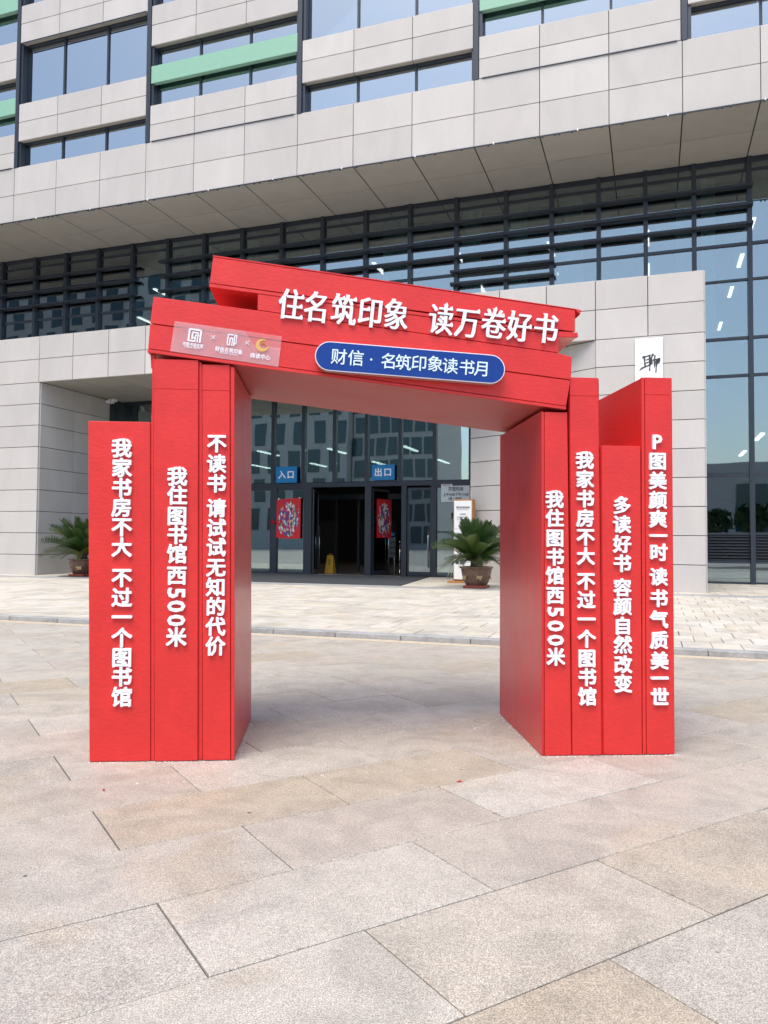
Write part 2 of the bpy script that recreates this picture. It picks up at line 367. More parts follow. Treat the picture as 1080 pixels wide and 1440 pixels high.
def centred(ch, m, off, ext, K=1.):
    k = ('c', ch, m.name, off, ext, K)
    if k in _gc: return _gc[k]
    me = glyph_mesh(ch, m, off, ext, K).copy()
    cx, cy, s = cell()
    if ord(ch[0]) < 256 and len(ch) == 1 or len(ch) > 1:
        xs = [v.co.x for v in me.vertices]; ys = [v.co.y for v in me.vertices]
        cx, cy = (min(xs) + max(xs)) / 2, (min(ys) + max(ys)) / 2
    for v in me.vertices:
        v.co = Vector(((v.co.x - cx) / s, -v.co.z, (v.co.y - cy) / s))      # stand it up, facing -y
    _gc[k] = me
    return me
def letter(ch, m, parent, x, y, z, sx, sz=None, off=.03, ext=.05, roll=0., K=1., name='letter', rot=None):
    me = centred(ch, m, off, ext, K)
    o = link(name, me, parent, (x, y, z), rot or (0, roll, 0)); sz = sz or sx
    o.scale = (sx, min(sx, .3), sz)
    return o
def textline(txt, m, parent, x, y, z, h, width=None, off=.0, name='text_line'):
    me = centred(txt, m, off, .004)
    o = link(name, me, parent, (x, y, z)); sx = h
    if width: sx = width / max(.01, max(v.co.x for v in me.vertices) - min(v.co.x for v in me.vertices))
    o.scale = (sx, min(h, .3), h); return o

# ================================================================ SETTING: ground
def clip(poly, fn):
    out = []
    for i in range(len(poly)):
        a, b = poly[i], poly[(i + 1) % len(poly)]; fa, fb = fn(a), fn(b)
        if fa >= 0: out.append(a)
        if fa * fb < 0:
            t = fa / (fa - fb); out.append((a[0] + (b[0] - a[0]) * t, a[1] + (b[1] - a[1]) * t))
    return out
KERB0, KERB1 = 10.42, 10.62                           # kerb: front face and back edge
base = part('plaza', MB().box(-700, 700, -700, 700, -1.2, -.022), M['farground'], kind='structure')
plaza = part('plaza_paving', MB().box(-9, 9, -3, 14, -.10, -.012), M['ground'], kind='structure')
# keep the bed out of the forecourt: cut along the kerb
me = plaza.data; bm = bmesh.new(); bm.from_mesh(me)
bmesh.ops.bisect_plane(bm, geom=bm.verts[:] + bm.edges[:] + bm.faces[:], plane_co=F(0, KERB0 - .02), plane_no=dW, clear_outer=True)
bmesh.ops.holes_fill(bm, edges=bm.edges[:]); bm.to_mesh(me); bm.free()
A1 = R(32.); e1 = Vector((cos(A1), sin(A1))); e2 = Vector((-sin(A1), cos(A1)))
TW, TD = 1.187, .5905
def slab_mesh(poly, th, gap, ch=.004):
    cx = sum(p[0] for p in poly) / len(poly); cy = sum(p[1] for p in poly) / len(poly); n = len(poly)
    def inset(d):
        r = []
        for x, y in poly:
            v = Vector((x - cx, y - cy)); l = v.length
            r.append((x - math.copysign(min(d, abs(v.x)), v.x), y - math.copysign(min(d, abs(v.y)), v.y)))
        return r
    a, b = inset(gap), inset(gap + ch)
    vs = [(x, y, 0) for x, y in b] + [(x, y, -ch) for x, y in a] + [(x, y, -th) for x, y in a]
    fs = [tuple(range(n))] + [(i, n + i, n + (i + 1) % n, (i + 1) % n) for i in range(n)] + [(n + i, 2 * n + i, 2 * n + (i + 1) % n, n + (i + 1) % n) for i in range(n)]
    return vs, fs
full = MB().add(*slab_mesh([(0, 0), (TW, 0), (TW, TD), (0, TD)], .03, .0036)).mesh('paving_slab', M['slab'])
slabs = []; rest = MB()
wlim = lambda p: (KERB0 - .25) - (p[0] * dW.x + p[1] * dW.y)
for r_ in range(-6, 22):
    for c_ in range(-14, 16):
        a = .876 + (c_ + (0 if r_ % 2 == 0 else .488)) * TW - TW; b = 2.44 + r_ * TD
        pl = [e1 * (a + dx) + e2 * (b + dy) for dx, dy in ((0, 0), (TW, 0), (TW, TD), (0, TD))]
        pw = [(p.x, p.y) for p in pl]; cx = sum(p[0] for p in pw) / 4; cy = sum(p[1] for p in pw) / 4
        if not (-8.4 < cx < 8.4 and -1.5 < cy < 13.5): continue
        q = clip(pw, wlim)
        if len(q) < 3: continue
        vis = cy > 1.6 and abs(cx) < .58 * cy + 1.3
        slabs.append((0 if vis else 1, math.hypot(cx, cy), pl[0], q, len(q) == 4 and all(wlim(p) >= 0 for p in pw)))
slabs.sort(key=lambda t: (t[0], t[1]))
for i, (v, d, p0, q, whole) in enumerate(slabs):
    dz = random.uniform(-.0014, .0014)
    if i < 290 and v == 0:
        if whole:
            link('paving_slab', full, plaza, (p0.x, p0.y, dz), (random.uniform(-.0008, .0008), random.uniform(-.0008, .0008), A1))
        else:
            lq = [((p[0] - p0.x) * e1.x + (p[1] - p0.y) * e1.y, (p[0] - p0.x) * e2.x + (p[1] - p0.y) * e2.y) for p in q]
            link('paving_slab', MB().add(*slab_mesh(lq, .03, .0022)).mesh('paving_slab', M['slab']), plaza, (p0.x, p0.y, dz), (0, 0, A1))
    else:
        lq = [((p[0] - p0.x) * e1.x + (p[1] - p0.y) * e1.y, (p[0] - p0.x) * e2.x + (p[1] - p0.y) * e2.y) for p in q]
        vs, fs = slab_mesh(lq, .03, .0022)
        rest.add([(p0.x + x * e1.x + y * e2.x, p0.y + x * e1.y + y * e2.y, z + dz) for x, y, z in vs], fs)
part('paving_slabs_around', rest, M['slab'], plaza, kind='stuff')

# worn yellow line, kerb stones, pale forecourt, its pavers
part('yellow_line', MB().box(-40, 25, KERB0 - .22, KERB0 - .012, -.03, -.001), M['yellow'], rot=(0, 0, -TH), kind='structure')
kerb = part('kerb', MB().box(-40, 25, KERB0, KERB1, -.05, .058), M['ground'], rot=(0, 0, -TH), kind='structure')
ks = panel_mesh(.99, .075, KERB1 - KERB0, M['greystone'], .008)
ks2 = MB().box(-.498, .498, 0, KERB1 - KERB0 + .004, -.08, .004).mesh('kerb_stone', M['greystone'], .008)
for i in range(-22, 10): link('kerb_stone', ks2, kerb, (i * 1. + .15, KERB0 - .004, .07 + random.uniform(-.001, .001)))
def slope_box(u0, u1, w0, w1, dz0, dz1):
    mb = MB()
    vs = [(u0, w0, gz(w0) + dz0), (u1, w0, gz(w0) + dz0), (u1, w1, gz(w1) + dz0), (u0, w1, gz(w1) + dz0), (u0, w0, gz(w0) + dz1), (u1, w0, gz(w0) + dz1), (u1, w1, gz(w1) + dz1), (u0, w1, gz(w1) + dz1)]
    return mb.add(vs, [(0, 3, 2, 1), (4, 5, 6, 7), (0, 1, 5, 4), (1, 2, 6, 5), (2, 3, 7, 6), (3, 0, 4, 7)])
fore = part('forecourt', slope_box(-40, 25, KERB1 + .004, 25.4, -.35, -.012), M['ground'], rot=(0, 0, -TH), kind='structure')
SLOPE = math.atan(.0091)
PW, PD = .36, .60
pv = MB().add(*slab_mesh([(0, 0), (PW, 0), (PW, PD), (0, PD)], .03, .0035, .004)).mesh('paver', M['paver'])
pav = []; prest = MB()
BW = 19.55                                            # where the grey border strip begins
for r_ in range(0, 15):
    for c_ in range(-90, 62):
        u0 = c_ * PW + (.5 * PW if r_ % 2 else 0) + random.uniform(-.004, .004); w0 = KERB1 + .008 + r_ * PD
        d_ = min(PD, BW - w0)
        p = F(u0 + PW / 2, w0 + PD / 2)
        vis = abs(p.x) < .52 * p.y + .6
        if r_ > 12 and d_ < .1: continue
        if u0 > 22: continue
        pav.append((0 if vis else 1, p.length, u0, w0, d_))
pav.sort(key=lambda t: (t[0], t[1]))
for i, (v, d, u0, w0, d_) in enumerate(pav):
    dz = random.uniform(-.002, .002)
    if i < 290: link('paver', pv, fore, (u0, w0, gz(w0) + dz), (SLOPE, 0, 0))
    else:
        vs, fs = slab_mesh([(0, 0), (PW, 0), (PW, d_), (0, d_)], .03, .0035, .004)
        prest.add([(u0 + x, w0 + y, gz(w0 + y) + z + dz) for x, y, z in vs], fs)
part('pavers_beyond', prest, M['paver'], fore, kind='stuff')
# grey border strip in front of the portal, pale flagstones inside, dark entrance mat
bs = MB().box(-.595, .595, 0, .78, -.03, 0).mesh('border_stone', M['greystone'], .004)
for i in range(-24, 12): link('border_stone', bs, fore, (i * 1.2 + .3, BW + .008, gz(BW) - .001), (SLOPE, 0, 0))
fl = MB().box(-.595, .595, .0, .79, -.03, 0).mesh('flagstone', M['paver'], .004)
for j in range(6):
    for i in range(-22, 8):
        u_ = i * 1.2 + (.6 if j % 2 else 0); w_ = BW + .795 + j * .8
        link('flagstone', fl, fore, (u_, w_, gz(w_) - .001), (SLOPE, 0, 0))
mt = MB(); 
mp_ = [(-18.3, 20.35), (-6.55, 20.35), (-7.0, 24.82), (-18.3, 24.82)]
mt.add([(x, y, gz(y) + .002) for x, y in mp_] + [(x, y, gz(y) + .012) for x, y in mp_], [(0, 3, 2, 1), (4, 5, 6, 7), (0, 1, 5, 4), (1, 2, 6, 5), (2, 3, 7, 6), (3, 0, 4, 7)])
t = part('entrance_mat', mt, M['mat'], rot=(0, 0, -TH)); t['label'] = 'wide dark grey mat laid on the ground before the glass doors'; t['category'] = 'mat'

# ================================================================ THE LIBRARY BUILDING
B0 = (-9., 21., .15)
lib = thing('library_building', 'large pale stone clad building with dark glazing and projecting entrance portal', 'building', F(*B0), -TH)
def bl(x, y, z): return (x - B0[0], y - B0[1], z - B0[2])
class FB(MB):                                          # boxes given in facade coordinates
    def fb(s, u0, u1, w0, w1, z0, z1): return s.box(u0 - B0[0], u1 - B0[0], w0 - B0[1], w1 - B0[1], z0 - B0[2], z1 - B0[2])
def bpart(name, boxes, m, parent=lib, bevel=0., kind=None):
    f = FB()
    for b in boxes: f.fb(*b)
    return part(name, f, m, parent, bevel=bevel, kind=kind)
G = .018
def stone(u0, u1, w_, z0, z1, parent, m='stone', dp=.05):
    link('stone_panel', panel_mesh(u1 - u0 - G, z1 - z0 - G, dp, M[m]), parent, bl((u0 + u1) / 2, w_ + random.uniform(-.0015, .0015), (z0 + z1) / 2), (random.uniform(-.0012, .0012), 0, random.uniform(-.0012, .0012)))

# --- portal
WP = 20.75
rows = [6.69 - .73 * k for k in range(10)][::-1]       # .12 ... 6.69
portal = bpart('portal', [(-22.25, 1.25, WP + .045, 24.9, 6.75, 8.25), (-22.25, -19.62, WP + .045, 24.9, .0, 6.75), (-1.33, 1.25, WP + .045, 24.9, .0, 6.75)], M['core'])
ju = [-22.27, -19.66] + [-18.25 + 1.436 * k for k in range(10)] + [-3.89, -2.64, -1.37, -.07, 1.27]
ju = [-22.27, -19.62, -18.22, -16.79, -15.36, -13.93, -12.5, -11.06, -9.63, -8.19, -6.76, -5.33, -3.90, -2.64, -1.37, -.07, 1.27]
for z0, z1 in ((6.69, 7.48), (7.48, 8.27)):
    for a, b in zip(ju, ju[1:]): stone(a, b, WP, z0, z1, portal)
for z0, z1 in zip(rows, rows[1:]):
    stone(-22.27, -19.58, WP, z0, z1, portal); stone(-1.37, 1.27, WP, z0, z1, portal)
    # inner face of the left pillar (looks towards +u) and its two panels per row
    for w0, w1 in ((WP + .05, 22.42), (22.42, 24.33)):
        link('stone_panel', panel_mesh(w1 - w0 - G, z1 - z0 - G, .05, M['stone']), portal, bl(-19.56, (w0 + w1) / 2, (z0 + z1) / 2), (0, 0, R(90)))
    # splayed inner wall of the right pillar
    a = Vector((-1.37, WP + .02)); b = Vector((-5.13, 22.8))
    for t0, t1 in ((0, .5), (.5, 1)):
        p, q = a.lerp(b, t0), a.lerp(b, t1); c = (p + q) / 2; an = math.atan2(p.y - q.y, p.x - q.x)
        link('stone_panel', panel_mesh((q - p).length - G, z1 - z0 - G, .05, M['stone']), portal, bl(c.x, c.y, (z0 + z1) / 2), (0, 0, an))
    link('stone_panel', panel_mesh(2.17, z1 - z0 - G, .05, M['stone']), portal, bl(-5.16, 23.9, (z0 + z1) / 2), (0, 0, R(-90)))
sp = MB(); sp.add([bl(x, y, z) for z in (.0, 6.74) for x, y in ((-1.4, WP + .09), (-5.08, 22.86), (-5.10, 24.9), (-1.4, 24.9))], [(0, 1, 2, 3), (7, 6, 5, 4), (0, 1, 5, 4), (1, 2, 6, 5), (2, 3, 7, 6), (3, 0, 4, 7)])
part('pillar_core', sp, M['core'], lib)
# side faces of the outer ends, roof
for z0, z1 in list(zip(rows, rows[1:])) + [(6.69, 7.48), (7.48, 8.27)]:
    for w0, w1 in ((WP + .05, 22.8), (22.8, 24.85)):
        link('stone_panel', panel_mesh(w1 - w0 - G, z1 - z0 - G, .05, M['stone']), portal, bl(1.30, (w0 + w1) / 2, (z0 + z1) / 2), (0, 0, R(90)))
bpart('portal_roof', [(-22.27, 1.27, WP + .06, 24.84, 8.24, 8.268)], M['stone'])
# portal soffit panels
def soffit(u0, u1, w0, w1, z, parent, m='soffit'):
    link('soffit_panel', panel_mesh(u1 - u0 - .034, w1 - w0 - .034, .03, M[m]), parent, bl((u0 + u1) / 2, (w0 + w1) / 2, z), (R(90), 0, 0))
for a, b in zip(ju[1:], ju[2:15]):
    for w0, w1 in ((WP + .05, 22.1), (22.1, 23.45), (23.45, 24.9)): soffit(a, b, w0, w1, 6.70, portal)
bpart('security_camera', [(-19.45, -19.2, 24.05, 24.3, 6.60, 6.69), (-19.42, -19.25, 23.9, 24.2, 6.52, 6.60)], M['paper'])

# --- main fascia, soffit above the glazing
WF = 21.8; s_ = .95
def zf(z): return 1.4 + (z - 1.4) * s_
fj = [(.885 + 2. * k) * s_ for k in range(-17, 4)]
fascia = bpart('fascia', [(fj[0], fj[-1], WF + .045, 25.6, zf(13.53) + .03, zf(15.63))], M['core'])
ZB, ZM, ZT = zf(13.53), zf(14.57), zf(15.63)
for a, b in zip(fj, fj[1:]):
    stone(a, b, WF, ZB, ZM, fascia); stone(a, b, WF, ZM, ZT, fascia)
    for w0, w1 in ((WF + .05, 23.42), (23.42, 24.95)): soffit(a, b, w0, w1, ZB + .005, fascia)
bpart('fascia_ledge', [(fj[0], fj[-1], WF + .02, WF + .5, ZT, ZT + .012)], M['stone'])
# light rail with clips along the bottom edge
bpart('light_rail', [(fj[0], fj[-1], WF - .035, WF - .004, ZB - .03, ZB + .0)], M['frame'])
cl = []
random.seed(3)
u_ = fj[0]
while u_ < fj[-1]:
    u_ += random.choice((.12, .2, .35, .55, .8)); cl.append((u_, u_ + .05, WF - .06, WF - .01, ZB - .065, ZB - .028))
bpart('rail_clips', cl, M['frame'], kind='stuff')
bpart('rail_glints', [(u, u + .035, WF - .06, WF - .03, ZB - .04, ZB + .02) for u in [fj[0] + 1.1 + 2.37 * k for k in range(15)]], M['paper'], kind='stuff')  # white blocks added as painted glints along the rail

# --- upper storeys: bays of three panels
WG = WF + .25
def window(u0, u1, z0, z1, joints, low=False, green=None):
    fr_ = [(u0, u1, WF + .185, WG + .12, z1 - .03, z1), (u0, u0 + .09, WF + .05, WG + .12, z0, z1), (u1 - .05, u1, WF + .05, WG + .12, z0, z1),
           (u0, u1, WG - .03, WG + .12, z0, z0 + .05)]
    wf = bpart('window', fr_, M['frame'])
    js = [u0 + .09] + [j for j in joints if u0 + .6 < j < u1 - .3] + [u1 - .05]
    for a, b in zip(js, js[1:]):
        bpart('pane', [(a + .012, b - .012, WG + .03, WG + .045, z0 + .05, z1 - .03)], M['glass_up'], wf)
        if b < u1 - .06: bpart('mullion', [(b - .035, b + .035, WG - .02, WG + .1, z0 + .05, z1 - .03)], M['frame'], wf)
    if green:
        bpart('green_panel', [(u0 + .01, u1 - .01, WF + .01, WF + .17, green[0], green[1])], M['green'], wf, .006)
        for a in js[1:-1]: bpart('panel_bracket', [(a - .04, a + .04, WF + .17, WG + .03, green[0] + .05, green[1] - .05)], M['frame'], wf)
    return wf
def band(u0, u1, z0, zm, z1, soff=True):
    bd = bpart('stone_band', [(u0 + .01, u1 - .01, WF + .045, WG + .3, z0 + (.035 if soff else .0), z1 - .012)], M['core'])
    js = [u0] + [j for j in fj if u0 + .5 < j < u1 - .5] + [u1]
    for a, b in zip(js, js[1:]):
        stone(a, b, WF, z0, zm, bd); stone(a, b, WF, zm, z1, bd)
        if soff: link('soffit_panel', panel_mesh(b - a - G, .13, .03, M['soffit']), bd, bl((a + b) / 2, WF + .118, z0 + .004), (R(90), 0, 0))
    bpart('sill_ledge', [(u0, u1, WF + .02, WG + .0, z1 - .012, z1 + .004)], M['stone'], bd)
    return bd
bays = [i for i in range(len(fj)) if (len(fj) - 1 - i) % 3 == 0]
# joint at .885 is index 17: bay edges there and every third joint to either side
edges = [i for i in range(len(fj)) if (i - 17) % 3 == 0]
posts = []
for n, (i0, i1) in enumerate(zip([edges[0] - 3] + edges, edges + [edges[-1] + 3])):
    u0 = (.885 + 2. * (i0 - 17)) * s_; u1 = (.885 + 2. * (i1 - 17)) * s_
    if u1 > fj[-1] + .1: u1 = fj[-1]
    if u0 < fj[0]: continue
    posts.append((u0 - .02, u0 + .13, WF - .01, WG + .3, ZT + .001, 24.))
    a, b = u0 + .14, u1 - .03
    odd = ((i0 - 17) // 3) % 2 == 0                  # bay right of .885 starts with a window strip
    jw = [j + .05 for j in fj]
    if odd:
        window(a, b, ZT, zf(16.65), jw); band(a, b, zf(16.65), zf(17.39), zf(18.11)); window(a, b, zf(18.11), zf(20.50), jw)
        band(a, b, zf(20.50), zf(21.28), zf(22.0)); window(a, b, zf(22.0), 24., jw)
    else:
        band(a, b, zf(15.63) + .012, zf(16.26), zf(16.97), soff=False)
        bpart('light_rail', [(a + .1, b - .1, WF - .03, WF - .004, ZT - .005, ZT + .02)], M['frame'])
        window(a, b, zf(16.97), zf(19.17), jw, green=(zf(17.79), zf(18.42)))
        band(a, b, zf(19.17), zf(19.93), zf(20.65)); window(a, b, zf(20.65), 23., jw, green=(zf(21.9), zf(22.5)))
        band(a, b, 23., 23.5, 24.)
    if odd: bpart('light_rail', [(a + .05, b - .05, WF - .03, WF - .004, zf(20.50) - .02, zf(20.50) + .01)], M['frame'])
for p in posts: bpart('dark_post', [p], M['frame'])
bpart('roof_slab', [(fj[0], fj[-1], WF, 46, 24.0, 24.4)], M['stone'])
# rooms behind the upper windows
bpart('upper_room_walls', [(fj[0], fj[-1], WG + 5, WG + 5.2, ZT, 24)], M['ceil_in'])
bpart('upper_floor', [(fj[0], fj[-1], WG + .35, WG + 5, ZT - .2, ZT + .02), (fj[0], fj[-1], WG + .35, WG + 5, zf(19.3), zf(19.6))], M['ceil_in'])
for (u, w_, z) in [(-20.4, 24.2, zf(19.25)), (-16.9, 24.2, zf(19.25)), (-9.2, 24.4, zf(19.25)), (-6.2, 24.4, zf(19.25)), (2.4, 24.4, zf(19.25)), (-14.0, 24.3, zf(19.25))]:
    bpart('ceiling_light', [(u, u + .16, w_, w_ + 1.4, z - .05, z - .01)], M['lamp'])
def curtain(u0, u1, w_, z0, z1, m='curtain'):
    n = max(8, int((u1 - u0) / .04)); mb = MB(); vs = []
    for i in range(n + 1):
        u = u0 + (u1 - u0) * i / n; d = .03 * sin(i * 1.7) + .012 * sin(i * 3.1)
        vs += [bl(u, w_ + d, z0), bl(u, w_ + d, z1)]
    mb.add(vs, [(2 * i, 2 * i + 2, 2 * i + 3, 2 * i + 1) for i in range(n)])
    o = link('curtain', mb.mesh('curtain', M[m], recalc=False, smooth=True), lib); return o
for a, b, z0, z1 in ((-20.6, -19.9, 17.4, 19.4), (-17.3, -17.0, 17.4, 19.4), (-9.6, -9.1, 17.4, 19.4), (-5.5, -5.1, 17.4, 19.4), (-13.9, -13.3, 16.3, 18.2), (2.2, 2.9, 15.0, 15.8), (-4.4, -3.9, 16.3, 18.2), (-9.9, -9.4, 14.95, 15.8)):
    curtain(a, b, WG + .35, z0, z1)

for i, (a, b, z0, z1) in enumerate(((-21.6, -20.8, 18.1, 18.9), (-19.6, -18.2, 18.3, 18.36), (-18.1, -16.6, 18.5, 18.56), (-9.0, -7.2, 18.9, 18.96), (-7.0, -5.2, 18.75, 18.81), (-12.9, -12.2, 16.4, 17.2), (-10.2, -8.8, 15.3, 15.36), (1.6, 4.2, 15.45, 15.51))):
    bpart('window_blind', [(a, b, WG + .5, WG + .52, z0, z1)], M['curtain'])
# --- curtain wall above and beside the portal
WC = 25.
ml = [-33.6, -32.0, -30.4, -28.8, -27.2, -25.59, -23.87, -22.32, -20.72, -19.12, -17.49, -15.89, -14.26, -12.65, -11.03, -9.40, -7.776, -6.147, -4.478, -3.003, -1.541, -.135, 1.259, 2.793, 4.35, 5.9]
ZS = ZB - .0
cwall = bpart('curtain_wall', [(ml[0], ml[-1], WC - .02, WC + .12, ZS - .14, ZS + .1), (ml[0], ml[-1], WC - .02, WC + .1, 12.50, 12.60), (1.2, ml[-1], WC - .02, WC + .12, gz(WC) - .02, gz(WC) + .06)], M['frame'])
for u in ml:
    lo = 8.2 if -22.3 < u < 1.27 else .15
    bpart('mullion', [(u - .065, u + .065, WC - .13, WC + .08, lo, ZS)], M['frame'], cwall)
def transom(u0, u1, z, h=.07): bpart('transom', [(u0, u1, WC - .06, WC + .06, z - h / 2, z + h / 2)], M['frame'], cwall)
transom(ml[0], ml[-1], 10.33, .08); transom(ml[0], ml[-1], 9.25, .06)
for z, h in ((7.5, .08), (6.38, .08), (3.42, .14), (1.68, .06), (.84, .06)):
    transom(1.3, ml[-1], z, h); transom(ml[0], -22.3, z, h)
zr_full = [8.2, 9.25, 10.33, 12.55, ZS]; zr_low = [.16, .84, 1.68, 3.42, 6.38, 7.5, 9.25, 10.33, 12.55, ZS]
for a, b in zip(ml, ml[1:]):
    over = a > -22.5 and b < 1.4
    zr = zr_full if over else zr_low
    for z0, z1 in zip(zr, zr[1:]):
        if (not over) and abs(z0 - .84) < .01:
            for k in range(9): bpart('vent_slat', [(a + .06, b - .06, WC - .03, WC + .03, .88 + k * .088, .925 + k * .088)], M['louver'], cwall)
            continue
        p = bpart('glass_pane', [(a + .03, b - .03, WC + .0, WC + .016, z0 + .02, z1 - .02)], M['glass'], cwall)
bpart('vent_backing', [(1.3, ml[-1], WC + .06, WC + .08, .86, 1.66)], M['core']); bpart('vent_backing', [(ml[0], -22.3, WC + .06, WC + .08, .86, 1.66)], M['core'])
# projecting sun-shade blades: three levels, two runs, and two extra short ones
def blade(u0, u1, z):
    f = FB(); y0, y1 = WC - .33, WC - .13
    prof = [(y0, z - .035), (y0, z + .035), (y1, z + .055), (y1, z - .055)]
    vs = [bl(u0, y, zz) for y, zz in prof] + [bl(u1, y, zz) for y, zz in prof]
    f.add(vs, [(0, 1, 2, 3), (7, 6, 5, 4), (0, 4, 5, 1), (1, 5, 6, 2), (2, 6, 7, 3), (3, 7, 4, 0)])
    part('sun_blade', f, M['louver'], lib)
for z in (12.0, 11.42, 10.86):
    blade(-33.6, -18.85, z); blade(-17.75, 2.87, z)
for z in (10.36, 9.95): blade(-6.3, -2.9, z)
# rooms behind
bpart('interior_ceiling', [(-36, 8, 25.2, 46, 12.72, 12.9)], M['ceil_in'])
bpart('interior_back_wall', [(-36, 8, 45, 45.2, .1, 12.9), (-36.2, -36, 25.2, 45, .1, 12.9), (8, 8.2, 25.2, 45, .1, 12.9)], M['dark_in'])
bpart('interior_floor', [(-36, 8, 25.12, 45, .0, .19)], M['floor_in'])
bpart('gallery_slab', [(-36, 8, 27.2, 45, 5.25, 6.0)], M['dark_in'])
for k in range(11):
    u = 3.4 - 3.51 * k
    for w0 in (29.15, 32.7, 36.8, 42.6): bpart('ceiling_light', [(u - .07, u + .07, w0, w0 + 1.5, 12.66, 12.71)], M['lamp'])
for k in range(9):
    u = 3.65 - 3.27 * k
    for w0 in (29.5, 34.9): bpart('ceiling_light', [(u - .07, u + .07, w0, w0 + 1.9, 5.19, 5.24)], M['lamp'])
for a, b in ((-17.78, -16.81), (-16.01, -15.39), (-14.31, -13.86), (-8.92, -7.95), (-6.06, -5.42), (-4.5, -3.86), (-2.85, -2.06), (.76, 1.27), (1.48, 1.89), (-23.1, -22.89), (-22.52, -22.09)):
    curtain(a, b, WC + .45, 6.1 if a > 1.3 else 8.3, 12.65)
for i in range(7):                                      # book stacks seen dimly through the lobby glass
    u = -17 + i * 3.1; bpart('bookcase', [(u, u + 1.9, 36, 36.5, .19, 2.4)], M['dark_in'])

# --- glazed entrance between the pillars
eu = [-19.52, -18.9, -17.7, -16.5, -15.3, -14.1, -12.9, -11.7, -10.5, -9.3, -8.08, -6.87, -5.66]
ent = bpart('entrance_screen', [(-19.56, -5.2, WC - .07, WC + .1, 3.27, 3.43), (-19.56, -5.2, WC - .05, WC + .1, 6.60, 6.70), (-19.56, -19.42, 24.34, WC + .1, .2, 6.7)], M['frame'])
for u in eu[1:-1]: bpart('mullion', [(u - .06, u + .06, WC - .1, WC + .1, 3.43, 6.6)], M['frame'], ent)
bpart('mullion', [(-5.70, -5.60, WC - .06, WC + .1, .2, 6.6)], M['frame'], ent)
for a, b in zip(eu, eu[1:]): bpart('glass_pane', [(a + .06, b - .06, WC, WC + .016, 3.45, 6.58)], M['glass_ent'], ent)
g0 = gz(WC)
for u0, u1 in ((-12.98, -12.72), (-11.66, -11.36), (-9.34, -9.12), (-8.02, -7.84), (-6.98, -6.80), (-14.2, -14.08), (-15.45, -15.3), (-16.7, -16.55), (-17.95, -17.8)):
    bpart('door_post', [(u0, u1, WC - .08, WC + .12, .18, 3.27)], M['frame'], ent)
for u0, u1 in ((-19.4, -17.95), (-17.8, -16.7), (-16.55, -15.45), (-15.3, -14.2), (-14.08, -12.98), (-12.72, -11.66), (-6.80, -5.70)):
    bpart('glass_pane', [(u0 + .01, u1 - .01, WC + .0, WC + .016, .26, 3.26)], M['glass_ent'], ent)
    bpart('transom', [(u0, u1, WC - .05, WC + .07, g0 - .02, .27), (u0, u1, WC - .04, WC + .05, 3.18, 3.27)], M['frame'], ent)
bpart('transom', [(-6.80, -5.70, WC - .04, WC + .05, 1.68, 1.73)], M['frame'], ent)
def door(hu, hw, width, ang, name='glass_door'):
    """a framed glass leaf: hinge at (hu, hw), turned by ang about the upright"""
    d = thing(name, 'x', 'door'); del d['label']; del d['category']
    d.parent = lib; d.location = bl(hu, hw, 0); d.rotation_euler = (0, 0, ang)
    z = -0.0
    f = MB().box(0, .05, -.025, .025, .24, 3.2).box(width - .05, width, -.025, .025, .24, 3.2).box(.05, width - .05, -.025, .025, .24, .36).box(.05, width - .05, -.025, .025, 3.12, 3.2)
    part('door_frame', f, M['frame'], d); part('glass_pane', MB().box(.05, width - .05, -.006, .006, .36, 3.12), M['glass_door'], d)
    part('handle', MB().tube([(width - .1, -.07, .5), (width - .1, -.07, 1.9)], .016).tube([(width - .1, -.07, .7), (width - .1, -.0, .7)], .01).tube([(width - .1, -.07, 1.7), (width - .1, -.0, 1.7)], .01), M['chrome'], d, smooth=True)
    return d
door(-11.34, WC + .05, 1.0, R(104)); door(-9.36, WC + .05, 1.0, R(97)); door(-9.10, WC + .05, .95, R(73)); door(-7.82, WC, .84, 0)
# inner vestibule screen, barely seen in the dark
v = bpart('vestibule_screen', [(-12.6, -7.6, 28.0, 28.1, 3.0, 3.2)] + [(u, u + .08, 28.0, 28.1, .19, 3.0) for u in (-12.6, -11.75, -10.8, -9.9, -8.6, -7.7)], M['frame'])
bpart('lobby_desk', [(-10.3, -9.0, 33, 33.6, .19, 1.2)], M['rack'])

# ================================================================ SIGNS AND THINGS AT THE ENTRANCE
def fthing(name, label, cat, u, w_, z=None, rz=0., group=None):
    return thing(name, label, cat, F(u, w_, gz(w_) if z is None else z), -TH + rz, group)
for txt, u0, u1, z0, z1, lab in (('入口', -12.72, -11.90, 3.44, 4.02, 'small blue entrance sign reading 入口, over the door panel with the flat red poster'),
                                 ('出口', -9.07, -8.25, 3.47, 4.0, 'small blue exit sign reading 出口, over the doorway right of the yellow floor sign')):
    t = fthing('door_sign', lab, 'sign', (u0 + u1) / 2, WC - .16, (z0 + z1) / 2, group='blue signs over the doors')
    part('plate', MB().box((u0 - u1) / 2, (u1 - u0) / 2, 0, .03, (z0 - z1) / 2, (z1 - z0) / 2), M['cyan'], t, bevel=.004)
    for i, ch in enumerate(txt): letter(ch, M['white'], t, (-.17 + i * .34), -.003, 0, .29, off=.025, ext=.01)
    part('bracket', MB().box(-.02, .02, .03, .10, -.2, .2), M['frame'], t)
